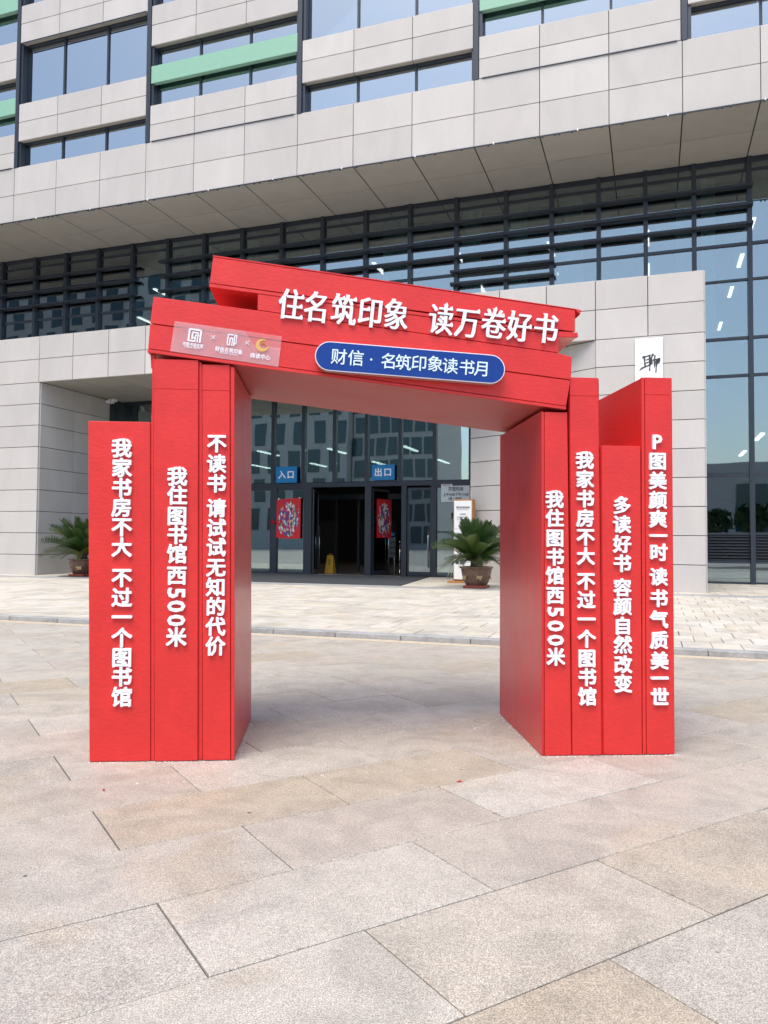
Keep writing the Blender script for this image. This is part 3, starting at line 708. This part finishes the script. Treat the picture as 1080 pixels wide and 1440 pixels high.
# posters
t = fthing('new_year_poster', 'red New Year poster hung flat on the glass beneath the 入口 sign', 'poster', -12.23, WC - .10, 1.46, group='red New Year posters')
mb = MB(); n = 6
pts = [(-.48, 0, .02), (-.2, 0, 0), (.1, -.01, -.01), (.46, 0, 0), (.47, 0, 1.44), (.1, -.015, 1.42), (-.2, -.01, 1.40), (-.48, 0, 1.38)]
mb.add(pts + [(x, y + .006, z) for x, y, z in pts], [(0, 1, 6, 7), (1, 2, 5, 6), (2, 3, 4, 5), (15, 14, 9, 8), (14, 13, 10, 9), (13, 12, 11, 10)] + [(i, 8 + i, 8 + (i + 1) % 8, (i + 1) % 8) for i in range(8)])
part('print', mb, M['poster'], t)
part('clip', MB().box(-.42, -.39, -.012, .06, 1.37, 1.44), M['paper'], t); part('clip', MB().box(.40, .43, -.012, .06, 1.42, 1.46), M['paper'], t)
t = fthing('new_year_poster', 'red New Year poster on the opened inner door leaf, seen at an angle', 'poster', -9.02, WC + .12, 1.5, R(73), 'red New Year posters')
part('print', MB().box(.02, .88, -.05, -.04, 0, 1.35), M['poster'], t)
# little red knot on the door bar
t = fthing('red_knot', 'small red cloth knot tied to the door bar left of the poster', 'ornament', -12.82, WC - .13, 2.05)
mb = MB(); 
for a in (0, 1.2, 2.3, 3.3, 4.4, 5.5): mb.add([(0, 0, 0), (.13 * cos(a) - .03, -.03, .07 * sin(a)), (.16 * cos(a + .5) - .03, .02, .1 * sin(a + .5))], [(0, 1, 2)])
mb.lathe([(.01, -.04), (.05, -.02), (.05, .03), (.01, .05)], 8)
part('ribbon', mb, M['redcloth'], t)
# opening hours sheet on the glass
t = fthing('opening_hours_sign', 'pale sheet with opening hours 开馆时间 fixed on the glass panel beside the stone wall', 'sign', -6.13, WC - .09, 3.0)
part('sheet', MB().box(-.50, .47, 0, .012, -.30, .24).box(-.50, -.12, .0005, .0115, .24, .30), M['sheet'], t)
textline('开馆时间', M['ink'], t, 0, -.004, .13, .16, .50, off=.02)
textline('上午9:00/下午17:00', M['ink'], t, 0, -.004, -.05, .12, .86, off=.02)
textline('（周一闭馆）', M['ink'], t, -.02, -.004, -.19, .10, .46, off=.015)
textline('市图书馆', M['redcloth'], t, -.32, -.004, .265, .05, .26, off=.01)
# standing notice board with a wooden side
t = fthing('notice_board', 'tall white notice board with warm wooden sides standing behind the right potted palm', 'notice board', -5.25, 22.35, rz=R(-6))
part('panel', MB().box(-.27, .27, -.10, -.02, .10, 2.42), M['paper'], t, bevel=.004)
part('case', MB().box(-.29, .30, -.02, .16, .05, 2.46).box(-.29, -.27, -.1, -.02, .05, 2.46).box(.27, .30, -.1, -.02, .05, 2.46).box(-.27, .27, -.1, -.02, 2.42, 2.46), M['wood'], t)
part('foot', MB().box(-.42, .42, -.26, .3, .0, .06), M['wood'], t, bevel=.005)
for txt, z, h, wd in (('市图书馆读者服务指南', 2.22, .07, .42), ('LIBRARY SERVICE', 2.15, .03, .36), ('开放时间', 2.02, .055, .18), ('周二至周日 9:00-17:00', 1.93, .05, .34), ('TUESDAY TO SUNDAY', 1.87, .03, .40), ('咨询电话', 1.79, .05, .16), ('SERVICE DESK', 1.73, .025, .22), ('读者入馆须知', 1.45, .055, .32)):
    textline(txt, M['ink'], t, 0, -.104, z, h, wd, off=.01)
part('divider', MB().box(-.24, .24, -.103, -.1, 1.585, 1.592), M['ink'], t)
part('icon', MB().box(-.08, .06, -.103, -.1, .55, .68).box(-.22, -.12, -.103, -.1, .55, .66), M['ink'], t)
# folding metal easel leaning by the glass
t = fthing('folding_easel', 'folded metal easel leaning behind the fronds beside the white notice board', 'easel', -5.95, 23.9)
for dx in (0, .09): part('leg', MB().tube([(-.20 + dx, -.05, .0), (.06 + dx, .05, .85), (.16 + dx, .08, 1.2)], .014, 6), M['chrome'], t, smooth=True)
part('crossbar', MB().tube([(-.20, -.05, .02), (-.11, -.05, .02)], .012, 6).tube([(.0, .03, .62), (.09, .03, .62)], .012, 6), M['chrome'], t)
# caution sign
t = fthing('wet_floor_sign', 'yellow folding caution sign standing just inside the open left doorway', 'caution sign', -11.28, 26.5, .19)
for s in (-1, 1):
    part('leaf', MB().add([(-.17, s * .16, 0), (.17, s * .16, 0), (.12, s * .02, .66), (-.12, s * .02, .66), (-.17, s * .13, 0), (.17, s * .13, 0), (.12, s * -.01, .66), (-.12, s * -.01, .66)],
         [(0, 1, 2, 3), (7, 6, 5, 4), (0, 4, 5, 1), (1, 5, 6, 2), (2, 6, 7, 3), (3, 7, 4, 0)]), M['caution'], t)
for i, ch in enumerate('小心地滑'): letter(ch, M['ink'], t, 0, -.115 + i * .03, .48 - i * .12, .11, off=.02, ext=.005, rot=(R(-12), 0, 0))
part('handle', MB().tube([(-.06, 0, .64), (-.04, 0, .71), (.04, 0, .71), (.06, 0, .64)], .012, 6), M['caution'], t)
# stanchion and rack
t = fthing('rope_stanchion', 'slim chrome rope post standing in the right doorway', 'stanchion', -8.27, 25.55, .19)
part('base_plate', MB().lathe([(.14, 0), (.14, .015), (.03, .035)], 20), M['chrome'], t, smooth=False); part('post', MB().tube([(0, 0, .02), (0, 0, 1.15)], .018, 10), M['chrome'], t, smooth=True)
part('cap', MB().lathe([(.022, 1.15), (.03, 1.17), (.028, 1.2), (.01, 1.215)], 12), M['chrome'], t)
t = fthing('leaflet_rack', 'grey leaflet rack with a blue header board inside the right doorway', 'rack', -9.12, 27., .19)
part('header', MB().box(-.22, .22, 0, .03, 1.35, 1.55), M['blue'], t); part('board', MB().box(-.2, .2, 0, .03, .6, 1.33), M['rack'], t)
for z in (.75, .95, 1.15): part('shelf', MB().box(-.2, .2, -.1, 0, z, z + .02), M['chrome'], t)
part('leg', MB().tube([(-.18, 0, 0), (-.18, 0, .6)], .015, 6), M['chrome'], t); part('leg', MB().tube([(.18, 0, 0), (.18, 0, .6)], .015, 6), M['chrome'], t)
textline('阅览指南', M['paper'], t, 0, -.004, 1.45, .12, .34)
# white vertical board on the right pillar
t = fthing('calligraphy_board', 'narrow white vertical board with brush character 聊 fixed on the right stone pillar', 'sign board', -.05, WP - .055, 2.4)
part('board', MB().box(-.335, .335, 0, .045, 0, 4.22), M['paper'], t, bevel=.004)
def brush(strokes, x0, y0, k, cx, cz):
    """ink strokes as flat ribbons that swell and taper"""
    mb = MB()
    for n_, (w0_, w1_, *ps) in enumerate(strokes):
        pts = [Vector(((x - x0) * k + cx, -(y - y0) * k + cz)) for x, y in ps]; sub = []
        for i in range(len(pts) - 1):
            for q in range(5): sub.append(pts[i].lerp(pts[i + 1], q / 5))
        sub.append(pts[-1]); L_, R_ = [], []
        for i, p in enumerate(sub):
            d = (sub[min(i + 1, len(sub) - 1)] - sub[max(i - 1, 0)]).normalized(); nn = Vector((-d.y, d.x)); t_ = i / (len(sub) - 1)
            wd = (w0_ + (w1_ - w0_) * t_) * k * .78 * (1 + .25 * sin(t_ * 9 + n_)); L_.append(p + nn * wd); R_.append(p - nn * wd)
        mb.prism([(p.x, p.y) for p in L_ + R_[::-1]], -.003 - n_ * .0003, -.0005)
    return mb
part('letter', brush([(6, 4, (222, 153), (262, 144)), (5, 4, (231, 150), (236, 201)), (4, 3, (237, 167), (253, 163)), (4, 3, (238, 182), (253, 177)), (3, 6, (209, 216), (222, 205), (262, 190)),
    (6, 3, (256, 142), (258, 190), (256, 222)), (6, 4, (273, 138), (262, 163)), (5, 5, (264, 160), (266, 190)), (3, 4, (264, 180), (282, 160)), (5, 3, (281, 146), (278, 206)), (4, 6, (280, 168), (303, 163), (298, 184), (290, 187)), (6, 3, (289, 164), (285, 231))],
    257, 184, .0052, .02, 3.57), M['ink'], t)

# ---------------------------------------------------------------- potted cycads
def frond_mesh(L_, droop, seed, wid=.19):
    rnd = random.Random(seed); mb = MB(); n = 30; pts = []
    for i in range(n + 1):
        t_ = i / n; pts.append(Vector((L_ * (t_ - .10 * droop * t_ * t_), 0, L_ * (-droop * t_ ** 2.2))))
    mb.tube([pts[0], pts[n // 2], pts[n]], [.009, .006, .002], 5)
    for i in range(3, n + 1):
        t_ = i / n; l = wid * L_ * (1.0 if t_ < .75 else 1.0 - (t_ - .75) * 2.2) * (.55 + .45 * min(1, t_ * 4)) * rnd.uniform(.9, 1.1)
        for s in (-1, 1):
            p = pts[i - 1 if i == n else i]; tip = p + Vector((l * .75, s * l, l * .32 - .01 + rnd.uniform(-.01, .01)))
            d = Vector((.016, 0, 0)); mid = (p + tip) / 2 + Vector((0, 0, .006))
            mb.add([p - d, p + d, mid + d * 1.1, tip, mid - d * 1.1], [(0, 1, 2, 4), (4, 2, 3)] if s > 0 else [(1, 0, 4, 2), (2, 4, 3)])
    return mb.mesh('frond', M['leaf'], recalc=False)
fr_m = [frond_mesh(1.0, d, i) for i, d in enumerate((.12, .2, .3, .42, .55))]
def cycad(label, u, w_, seed, zz, char, spread=1.0):
    rnd = random.Random(seed)
    t = fthing('potted_cycad', label, 'potted plant', u, w_, group='potted cycads at the portal')
    part('tray', MB().box(-.30, .30, -.30, .30, 0, .07), M['tray'], t, bevel=.01)
    part('pot', MB().lathe([(.27, .06), (.33, .16), (.385, .34), (.405, .46), (.41, .50), (.45, .53), (.45, .56), (.41, .57), (.37, .52), (.1, .50)], 28), M['pot'], t, smooth=False)
    part('trunk', MB().lathe([(.15, .48), (.17, .58), (.15, .72), (.16, .8), (.07, .88)], 14), M['bark'], t)
    # gold relief marks around the belly
    for k, a in enumerate((-2.35, -1.15, .1)):
        g = MB(); rr = .375
        o = letter(char[k % len(char)], M['gold'], t, rr * cos(a) , rr * sin(a), .32, .17, .2, off=.04, ext=.03, name='gold_relief', rot=(R(-10), 0, a + pi / 2))
    for k in range(60):
        tier = k / 60
        az = k * 2.399 + rnd.uniform(-.2, .2); el = R(86 - 66 * tier ** .95 + rnd.uniform(-9, 9)); ln = (.95 + .25 * sin(tier * pi)) * rnd.uniform(.78, 1.12) * spread
        o = link('frond', fr_m[min(4, int(tier * 5))], t, (.06 * cos(az), .06 * sin(az), .80 - .12 * tier), (rnd.uniform(-.5, .5), -el, az))
        o.scale = (ln, ln, ln)
    return t
cycad('potted cycad in brown pot before the white notice board', -4.45, 20.42, 5, 0, '福寿')
cycad('potted cycad in brown pot against the inner face of the left pillar', -17.78, 20.9, 11, 0, '幸福', 1.06)

# ================================================================ THE RED BOOK ARCH
AL = R(4.17)
AO = Vector((-1.833, 4.895, 0))
arch = thing('book_arch', 'large red archway built like leaning and stacked books with white Chinese slogans', 'archway', AO, AL)
def quad(name, q, t0, t1, m, parent=arch, bevel=.003):
    return part(name, MB().prism(q, t0, t1), M[m], parent, bevel=bevel)
def at_z(b, tp, z0, z1, z):                            # s at height z on a leaning edge
    return b + (tp - b) * (z - z0) / (z1 - z0)
# legs: body boxes with thin cover plates in front
def book(s0b, s1b, s0t, s1t, ztop, depth, letters=None, zseam=None, side=None, body=(0, 0), z0=.004, proud=0., rim=None, ls=.125):
    """one upright book; the body is set back, the spine plate is its wrapped front"""
    bk = quad('book', [(s0b + body[0], z0), (s1b + body[1], z0), (s1t + body[1], ztop - .004), (s0t + body[0], ztop - .004)], .014, depth, 'red')
    f = lambda s_b, s_t, z: at_z(s_b, s_t, 0, ztop, z)
    zs = [z0] + ([zseam] if zseam else []) + [ztop]
    for za, zb in zip(zs, zs[1:]):
        g = .0012 if za != z0 else 0
        quad('spine_cover', [(f(s0b, s0t, za), za + g), (f(s1b, s1t, za), za + g), (f(s1b, s1t, zb), zb), (f(s0b, s0t, zb), zb)], -proud, .0135, 'red', bk, .0022)
    if rim:
        a, b = rim; quad('spine_rim', [(f(s0b, s0t, z0) + a, z0), (f(s0b, s0t, z0) + b, z0), (f(s0b, s0t, ztop) + b, ztop), (f(s0b, s0t, ztop) + a, ztop)], -.001, .013, 'red', bk, .002)
    if letters:
        txt, pts = letters
        for ch, (s, z) in zip(txt, pts):
            sz = ls; ro = 0.
            if ch in '500': ro = R(90); 
            if ch.isascii(): letter(ch, M['white'], bk, s, -proud - .0105, z, sz * 1.16 if ch != 'P' else sz * 1.08, off=.028, ext=.07, roll=ro)
            else: letter(ch, M['white'], bk, s, -proud - .0105, z, sz, sz * .98, off=.032, ext=.07)
    return bk
T = {
'b1': ('我家书房不大不过一个图书馆', [(0.164, 1.975), (0.167, 1.849), (0.169, 1.722), (0.171, 1.598), (0.174, 1.474), (0.176, 1.345), (0.18, 1.154), (0.183, 1.028), (0.185, 0.905), (0.187, 0.776), (0.19, 0.653), (0.192, 0.532), (0.195, 0.406)]),
'b2': ('我住图书馆西500米', [(0.515, 1.799), (0.517, 1.678), (0.518, 1.547), (0.52, 1.427), (0.522, 1.306), (0.523, 1.17), (0.522, 1.06), (0.523, 0.976), (0.524, 0.887), (0.526, 0.781)]),
'b3': ('不读书请试试无知的代价', [(0.759, 2.015), (0.76, 1.884), (0.761, 1.757), (0.763, 1.599), (0.764, 1.472), (0.765, 1.349), (0.766, 1.221), (0.767, 1.096), (0.768, 0.972), (0.769, 0.846), (0.77, 0.722)]),
'r1': ('我住图书馆西500米', [(2.965, 1.68), (2.966, 1.556), (2.967, 1.425), (2.968, 1.3), (2.968, 1.178), (2.969, 1.049), (2.97, 0.942), (2.971, 0.849), (2.972, 0.756), (2.973, 0.647)]),
'r2': ('我家书房不大不过一个图书馆', [(3.169, 1.942), (3.17, 1.816), (3.172, 1.686), (3.173, 1.558), (3.174, 1.433), (3.175, 1.306), (3.176, 1.142), (3.178, 1.019), (3.179, 0.891), (3.18, 0.763), (3.181, 0.636), (3.183, 0.513), (3.184, 0.387)]),
'r3': ('多读好书容颜自然改变', [(3.421, 1.645), (3.421, 1.519), (3.422, 1.388), (3.422, 1.26), (3.422, 1.1), (3.423, 0.977), (3.423, 0.848), (3.424, 0.724), (3.424, 0.595), (3.424, 0.469)]),
'r4': ('P图美颜爽一时读书气质美一世', [(3.666, 2.073), (3.667, 1.943), (3.667, 1.812), (3.668, 1.683), (3.668, 1.557), (3.669, 1.444), (3.67, 1.334), (3.67, 1.172), (3.67, 1.03), (3.671, 0.89), (3.671, 0.753), (3.672, 0.618), (3.672, 0.502), (3.673, 0.379)]),
}
book(.0, .374, -.052, .334, 2.148, 1.13, T['b1'], None, body=(.002, .012))
book(.402, .668, .349, .632, 2.553, 1.13, T['b2'], 2.36, body=(-.014, .014), proud=.008)
book(.699, .872, .657, .832, 2.528, 1.12, T['b3'], 2.358, body=(-.014, .004), ls=.122)
quad('spine_rim', [(.877, .004), (.897, .004), (.862, 2.512), (.838, 2.52)], -.002, .02, 'red', bevel=.002)
quad('side_board', [(.878, .004), (.893, .004), (.862, 2.514), (.845, 2.514)], .02, 1.13, 'red_smooth', bevel=.001)
quad('spine_strip', [(.378, .004), (.3975, .004), (.346, 2.545), (.3395, 2.15)], .006, .03, 'red', bevel=.001)
quad('spine_strip', [(.672, .004), (.6945, .004), (.653, 2.54), (.637, 2.54)], .008, .03, 'red', bevel=.001)
quad('added_gap_board', [(.352, 2.45), (.84, 2.45), (.84, 2.525), (.352, 2.58)], .3, .34, 'gap_shade', bevel=0)  # black board added so the gap under the beam reads as shade
quad('added_gap_board', [(.33, 2.5), (.352, 2.5), (.352, 2.585), (.325, 2.590)], .016, .05, 'red', bevel=0)
# right leg
DR = 1.235
quad('side_board', [(2.882, .004), (2.8965, .004), (2.899, 2.26), (2.882, 2.27)], .0, DR, 'red_smooth', bevel=.001)
book(2.9015, 3.080, 2.902, 3.056, 2.263, DR, T['r1'], None, body=(-.002, .006), ls=.120)
book(3.088, 3.282, 3.074, 3.268, 2.499, DR, T['r2'], 2.374, body=(-.002, .010), ls=.120)
book(3.297, 3.556, 3.290, 3.556, 2.045, DR, T['r3'], None, body=(-.004, .006), ls=.120)
book(3.588, 3.779, 3.589, 3.776, 2.510, DR, T['r4'], 2.392, body=(-.016, .0), ls=.120)
quad('spine_rim', [(3.561, .004), (3.5835, .004), (3.5850, 2.509), (3.565, 2.509)], .0, .02, 'red', bevel=.002)
quad('side_board', [(3.563, .0), (3.574, .0), (3.576, 2.505), (3.566, 2.505)], .021, DR, 'red', bevel=.001)

# beam: stacked lying books, tipped down to the right
DB = 1.2; P0 = -.012
def lerp2(a, b, t): return (a[0] + (b[0] - a[0]) * t, a[1] + (b[1] - a[1]) * t)
u1 = quad('lying_book', [(.699, 3.068), (3.105, 2.808), (3.107, 2.9495), (.717, 3.228)], P0 + .013, DB, 'red', bevel=.003)
quad('spine_cover', [(.699, 3.0555), (3.106, 2.8035), (3.107, 2.9485), (.7175, 3.226)], P0 - .002, P0 + .0125, 'red', u1, .0022)
quad('cover_board', [(.7165, 3.2285), (3.107, 2.9515), (3.14, 2.918), (3.147, 2.9485), (3.11, 2.957), (.717, 3.237)], P0 - .004, DB, 'red', u1, .001)
ub = quad('cover_board', [(.695, 3.030), (2.995, 2.781), (3.0, 2.80), (.697, 3.051)], P0 - .003, DB, 'red', u1, .001)
quad('cover_board', [(2.985, 2.765), (3.126, 2.7665), (3.124, 2.797), (2.985, 2.802)], P0 - .003, P0 + .016, 'red', u1, .001)
quad('bare_board', [(2.985, 2.772), (3.124, 2.770), (3.124, 2.796), (2.985, 2.80)], P0 + .017, DB, 'foam', u1, .001)
u2 = quad('lying_book', [(1.006, 2.892), (2.993, 2.662), (2.995, 2.777), (1.006, 3.0)], P0 + .013, DB, 'red', bevel=.003)
quad('spine_cover', [(1.006, 2.889), (2.994, 2.659), (2.996, 2.777), (1.0065, 2.995)], P0, P0 + .0125, 'red', u2, .0022)
l1 = quad('lying_book', [(.33, 2.785), (3.074, 2.482), (3.08, 2.628), (.347, 2.948)], P0 + .013, DB, 'red', bevel=.003)
quad('spine_cover', [(.3265, 2.7825), (3.076, 2.4795), (3.084, 2.6315), (2.995, 2.654), (1.004, 2.884), (.345, 2.954)], P0 - .004, P0 + .0125, 'red', l1, .0022)
l2 = quad('lying_book', [(.318, 2.610), (3.048, 2.300), (3.071, 2.472), (.328, 2.774)], P0 + .013, DB, 'red', bevel=.003)
quad('spine_cover', [(.3155, 2.6185), (3.0445, 2.303), (3.0745, 2.4745), (.325, 2.7775)], P0 - .001, P0 + .0125, 'red', l2, .0022)
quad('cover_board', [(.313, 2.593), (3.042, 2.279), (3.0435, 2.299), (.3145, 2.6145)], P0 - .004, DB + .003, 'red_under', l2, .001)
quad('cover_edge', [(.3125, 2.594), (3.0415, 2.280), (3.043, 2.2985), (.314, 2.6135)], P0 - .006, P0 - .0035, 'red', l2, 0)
# title in heavy song style letters
tt = ('住名筑印象读万卷好书', [(1.223, 2.921), (1.387, 2.907), (1.564, 2.896), (1.737, 2.883), (1.906, 2.874), (2.203, 2.851), (2.376, 2.835), (2.552, 2.832), (2.725, 2.818), (2.903, 2.81)])
for ch, (s, z) in zip(*tt): letter(ch, M['white'], u1, s, P0 - .014, z, .162, .208, off=.027, ext=.05, roll=R(5.2), K=3.2)
# blue pill sign
ps = thing('x', 'x', 'x'); bpy.data.objects.remove(ps)
def pill(cx, cz, hw, r, ang, n=14):
    pts = []
    for k in range(n + 1): a = pi / 2 - pi * k / n; pts.append((hw + r * cos(a), r * sin(a)))
    for k in range(n + 1): a = -pi / 2 - pi * k / n; pts.append((-hw + r * cos(a), r * sin(a)))
    ca, sa = cos(ang), sin(ang)
    return [(cx + x * ca - z * sa, cz + x * sa + z * ca) for x, z in pts][::-1]
PA = -math.atan2(.062, 1.08)
sb = quad('blue_sign', pill(1.998, 2.551, .523, .094, PA), -.085, -.018, 'silver', bevel=.003)
quad('sign_face', pill(1.998, 2.551, .523, .089, PA), -.089, -.0855, 'blue', sb, 0)
quad('sign_outline', pill(1.998, 2.551, .523, .0945, PA), -.0868, -.0856, 'white', sb, 0)
for ch, (s, z) in zip('财信·名筑印象读书月', [(1.535, 2.576), (1.644, 2.57), (1.742, 2.564), (1.856, 2.555), (1.949, 2.548), (2.052, 2.546), (2.157, 2.544), (2.255, 2.533), (2.364, 2.526), (2.463, 2.52)]):
    letter(ch, M['bluewhite'], sb, s, -.0905, z, .104, off=.008, ext=.01, roll=-PA)
for s in (1.6, 2.4): quad('bracket', [(s, 2.53), (s + .03, 2.53), (s + .03, 2.57), (s, 2.57)], -.02, P0, 'silver', sb, 0)
# milky film with three logos
fm = quad('transfer_film', [(.457, 2.603), (1.145, 2.518), (1.166, 2.718), (.482, 2.800)], P0 - .0085, P0 - .0075, 'film', bevel=0)
quad('film_patch', [(.457, 2.603), (1.145, 2.518), (1.158, 2.64), (.985, 2.655), (.93, 2.745), (.482, 2.797)], P0 - .0105, P0 - .0095, 'film', fm, 0)
FR = R(6.9)
def seal(cx, cz, w_, h, rows_, mtl='white'):
    """square maze-like seal mark made of bars"""
    mb = MB(); ca, sa = cos(-FR), sin(-FR)
    for x0, x1, z0, z1 in rows_:
        pts = [(x0, z0), (x1, z0), (x1, z1), (x0, z1)]
        mb.prism([(cx + (x * w_) * ca - (z * h) * sa, cz + (x * w_) * sa + (z * h) * ca) for x, z in pts], P0 - .0135, P0 - .011)
    part('logo', mb, M[mtl], fm)
seal(.611, 2.708, .085, .085, [(-.5, -.36, -.5, .5), (-.5, .5, .38, .5), (.36, .5, -.5, .5), (-.24, -.12, -.3, .26), (-.24, .24, .16, .28), (0, .1, -.5, .1), (.18, .28, -.5, .28), (-.36, .0, -.5, -.38), (-.12, .02, -.24, -.14), (.0, .4, -.02, .08)])
seal(.847, 2.684, .062, .075, [(-.5, -.38, -.5, .5), (-.5, .1, .4, .5), (-.26, -.14, -.5, .2), (-.26, .0, .12, .22), (0, .1, -.5, .22), (.18, .3, -.5, .5), (.18, .5, .38, .48), (.4, .5, -.3, .4), (-.5, -.1, -.5, -.4), (.3, .5, -.34, -.24)])
for cx, cz in ((.727, 2.699), (.944, 2.669)):
    mb = MB()
    for a in (R(45), R(-45)):
        c_, s2 = cos(a), sin(a); mb.prism([(cx + x * c_ - z * s2, cz + x * s2 + z * c_) for x, z in ((-.018, -.0018), (.018, -.0018), (.018, .0018), (-.018, .0018))], P0 - .0135, P0 - .011)
    part('cross_mark', mb, M['white'], fm)
for txt, cx, cz, h, wd in (('市图书馆总馆', .600, 2.646, .028, .13), ('LIBRARY', .598, 2.628, .010, .10), ('财信名筑印象', .828, 2.616, .034, .175), ('MINGZHU YINXIANG', .826, 2.594, .009, .12), ('阅读中心', 1.030, 2.582, .034, .13)):
    o = textline(txt, M['white'], fm, cx, P0 - .013, cz, h, wd, off=.02); o.rotation_euler = (0, FR, 0)
def swirl(cx, cz, r):                                  # golden crescent swirl
    mb = MB(); n = 26
    out = [(cx + r * cos(a), cz + r * sin(a)) for a in [R(60) + R(290) * k / n for k in range(n + 1)]]
    inn = [(cx + r * .22 + r * .62 * cos(a), cz + r * .12 + r * .62 * sin(a)) for a in [R(60) + R(290) * k / n for k in range(n + 1)]]
    vs = [(x, P0 - .0135, z) for x, z in out] + [(x, P0 - .0135, z) for x, z in inn] + [(x, P0 - .011, z) for x, z in out] + [(x, P0 - .011, z) for x, z in inn]
    m_ = n + 1; fs = []
    for k in range(n): fs += [(k, k + 1, m_ + k + 1, m_ + k), (2 * m_ + k, 3 * m_ + k, 3 * m_ + k + 1, 2 * m_ + k + 1), (k, 2 * m_ + k, 2 * m_ + k + 1, k + 1), (m_ + k, m_ + k + 1, 3 * m_ + k + 1, 3 * m_ + k)]
    mb.add(vs, fs); part('logo', mb, M['goldlogo'], fm)
    mb = MB(); a0 = [R(-20) + R(200) * k / 12 for k in range(13)]
    mb.tube([(cx + r * .2 + r * .33 * cos(a), P0 - .013, cz + r * .1 + r * .33 * sin(a)) for a in a0], r * .08, 5); part('logo', mb, M['goldlogo'], fm)
M['goldlogo'] = plain('gold_print', (.70, .42, .12), .4)
swirl(1.041, 2.655, .042)
# crumbs of white foam and glue along the foot of the arch
random.seed(21)
mb = MB()
ca, sa = cos(AL), sin(AL)
def aw(s, t, z=0): return Vector((AO.x + s * ca - t * sa, AO.y + s * sa + t * ca, z))
lines = [((0, -.012), (.9, -.012), 60), ((2.88, -.012), (3.79, -.012), 80), ((.905, 0), (.905, 1.1), 30), ((2.87, 0), (2.87, 1.2), 50), ((2.55, .7), (2.86, 1.1), 26), ((.0, -.5), (3.8, -.05), 22)]
for (a, b, n) in lines:
    for k in range(n):
        f_ = random.random(); s = a[0] + (b[0] - a[0]) * f_ + random.gauss(0, .012); tt_ = a[1] + (b[1] - a[1]) * f_ - abs(random.gauss(0, .010))
        p = aw(s, tt_, .0015); r_ = random.uniform(.0015, .0055); z_ = random.uniform(.0015, .004); an = random.random() * 6
        vs = [p + Vector((r_ * cos(an + q) * random.uniform(.6, 1.4), r_ * .8 * sin(an + q), 0)) for q in (0, 1.5, 3.1, 4.6)]
        mb.add([v_ for v_ in vs] + [p + Vector((0, 0, z_ + .0015))], [(0, 1, 4), (1, 2, 4), (2, 3, 4), (3, 0, 4), (3, 2, 1, 0)])
o = part('foam_crumbs', mb, M['paper'], kind='stuff'); o['label'] = 'white foam crumbs scattered on the slabs around the foot of the red arch'; o['category'] = 'debris'
mb = MB()
for (x, y) in ((-1.55, 4.35), (.45, 4.55)):
    a = random.random() * 3; mb.add([(x + .022 * cos(a), y + .022 * sin(a), .003), (x - .022 * cos(a), y - .022 * sin(a), .003), (x + .006, y + .012, .009)], [(0, 1, 2), (2, 1, 0)])
o = part('red_scraps', mb, M['red'], kind='stuff'); o['label'] = 'few torn scraps of red film lying on the slabs before the arch'; o['category'] = 'debris'

# ================================================================ WHAT THE GLASS REFLECTS, behind the camera
def block(label, u0, u1, w0, w1, h, cols_, rows_2, ww, wh, mtl='opp', z0=3.):
    t = thing('office_building', label, 'building', F((u0 + u1) / 2, w0, 0), -TH)
    a = (u1 - u0) / 2; wl = part('wall', MB().box(-a, a, w1 - w0, 0, -.5, h), M[mtl], t)
    wm = MB().box(-ww / 2, ww / 2, -.02, .12, 0, wh).mesh('window', M['oppwin'])
    sx = 2 * a / cols_; sz = (h - z0 - 1) / rows_2
    for i in range(cols_):
        for j in range(rows_2): link('window', wm, t, (-a + (i + .5 + (.14 if j % 2 else -.14)) * sx, 0, z0 + j * sz))
    return t
block('pale office block with staggered dark windows across the square, mirrored above the doors', -66, -45, -62, -80, 36, 6, 7, 1.9, 3.6)
block('tall pale office tower across the square, mirrored at the left of the upper glazing', -150, -70, -70, -95, 70, 17, 15, 2.4, 3.4)
block('dark glass fronted office block across the square beside the pale one', -44.8, -31, -64, -80, 33, 7, 9, 1.6, 2.7, 'opp', 1.)
block('low pale hall with dark openings across the square, mirrored in the right panes', -6, 34, -66, -80, 12.5, 5, 1, 4.4, 6.5)
block('distant pale tower block standing far beyond the low hall', -30, -18, -150, -165, 34, 4, 11, 1.6, 2.)
random.seed(5)
def tree(label, u, w_, h, r):
    t = thing('street_tree', label, 'tree', F(u, w_, 0), 0, 'trees across the square')
    part('trunk', MB().tube([(0, 0, 0), (.1, 0, h * .4), (0, .1, h * .75)], [.14, .1, .05], 7), M['bark'], t)
    mb = MB()
    for k in range(420):
        d = Vector((random.gauss(0, 1), random.gauss(0, 1), random.gauss(0, 1))).normalized() * r * random.uniform(.35, 1) ** .6
        p = Vector((0, 0, h * .68)) + Vector((d.x, d.y, d.z * .8)); q = Vector((random.uniform(-1, 1), random.uniform(-1, 1), random.uniform(-1, 1))).normalized(); q2 = q.orthogonal() * .32; q *= .3
        mb.add([p - q, p + q2, p + q, p - q2], [(0, 1, 2, 3)])
    link('crown', mb.mesh('crown', M['treeleaf'], recalc=False), t)
for i in range(12):
    tree('round leafy street tree across the square, ' + ('first', 'second', 'third', 'fourth', 'fifth', 'sixth', 'seventh', 'eighth', 'ninth', 'tenth', 'eleventh', 'last')[i] + ' from the pale office block', -22 + i * 4.6 + random.uniform(-1, 1), -48 + random.uniform(-3, 3), random.uniform(4.8, 6.8), random.uniform(1.7, 2.5))
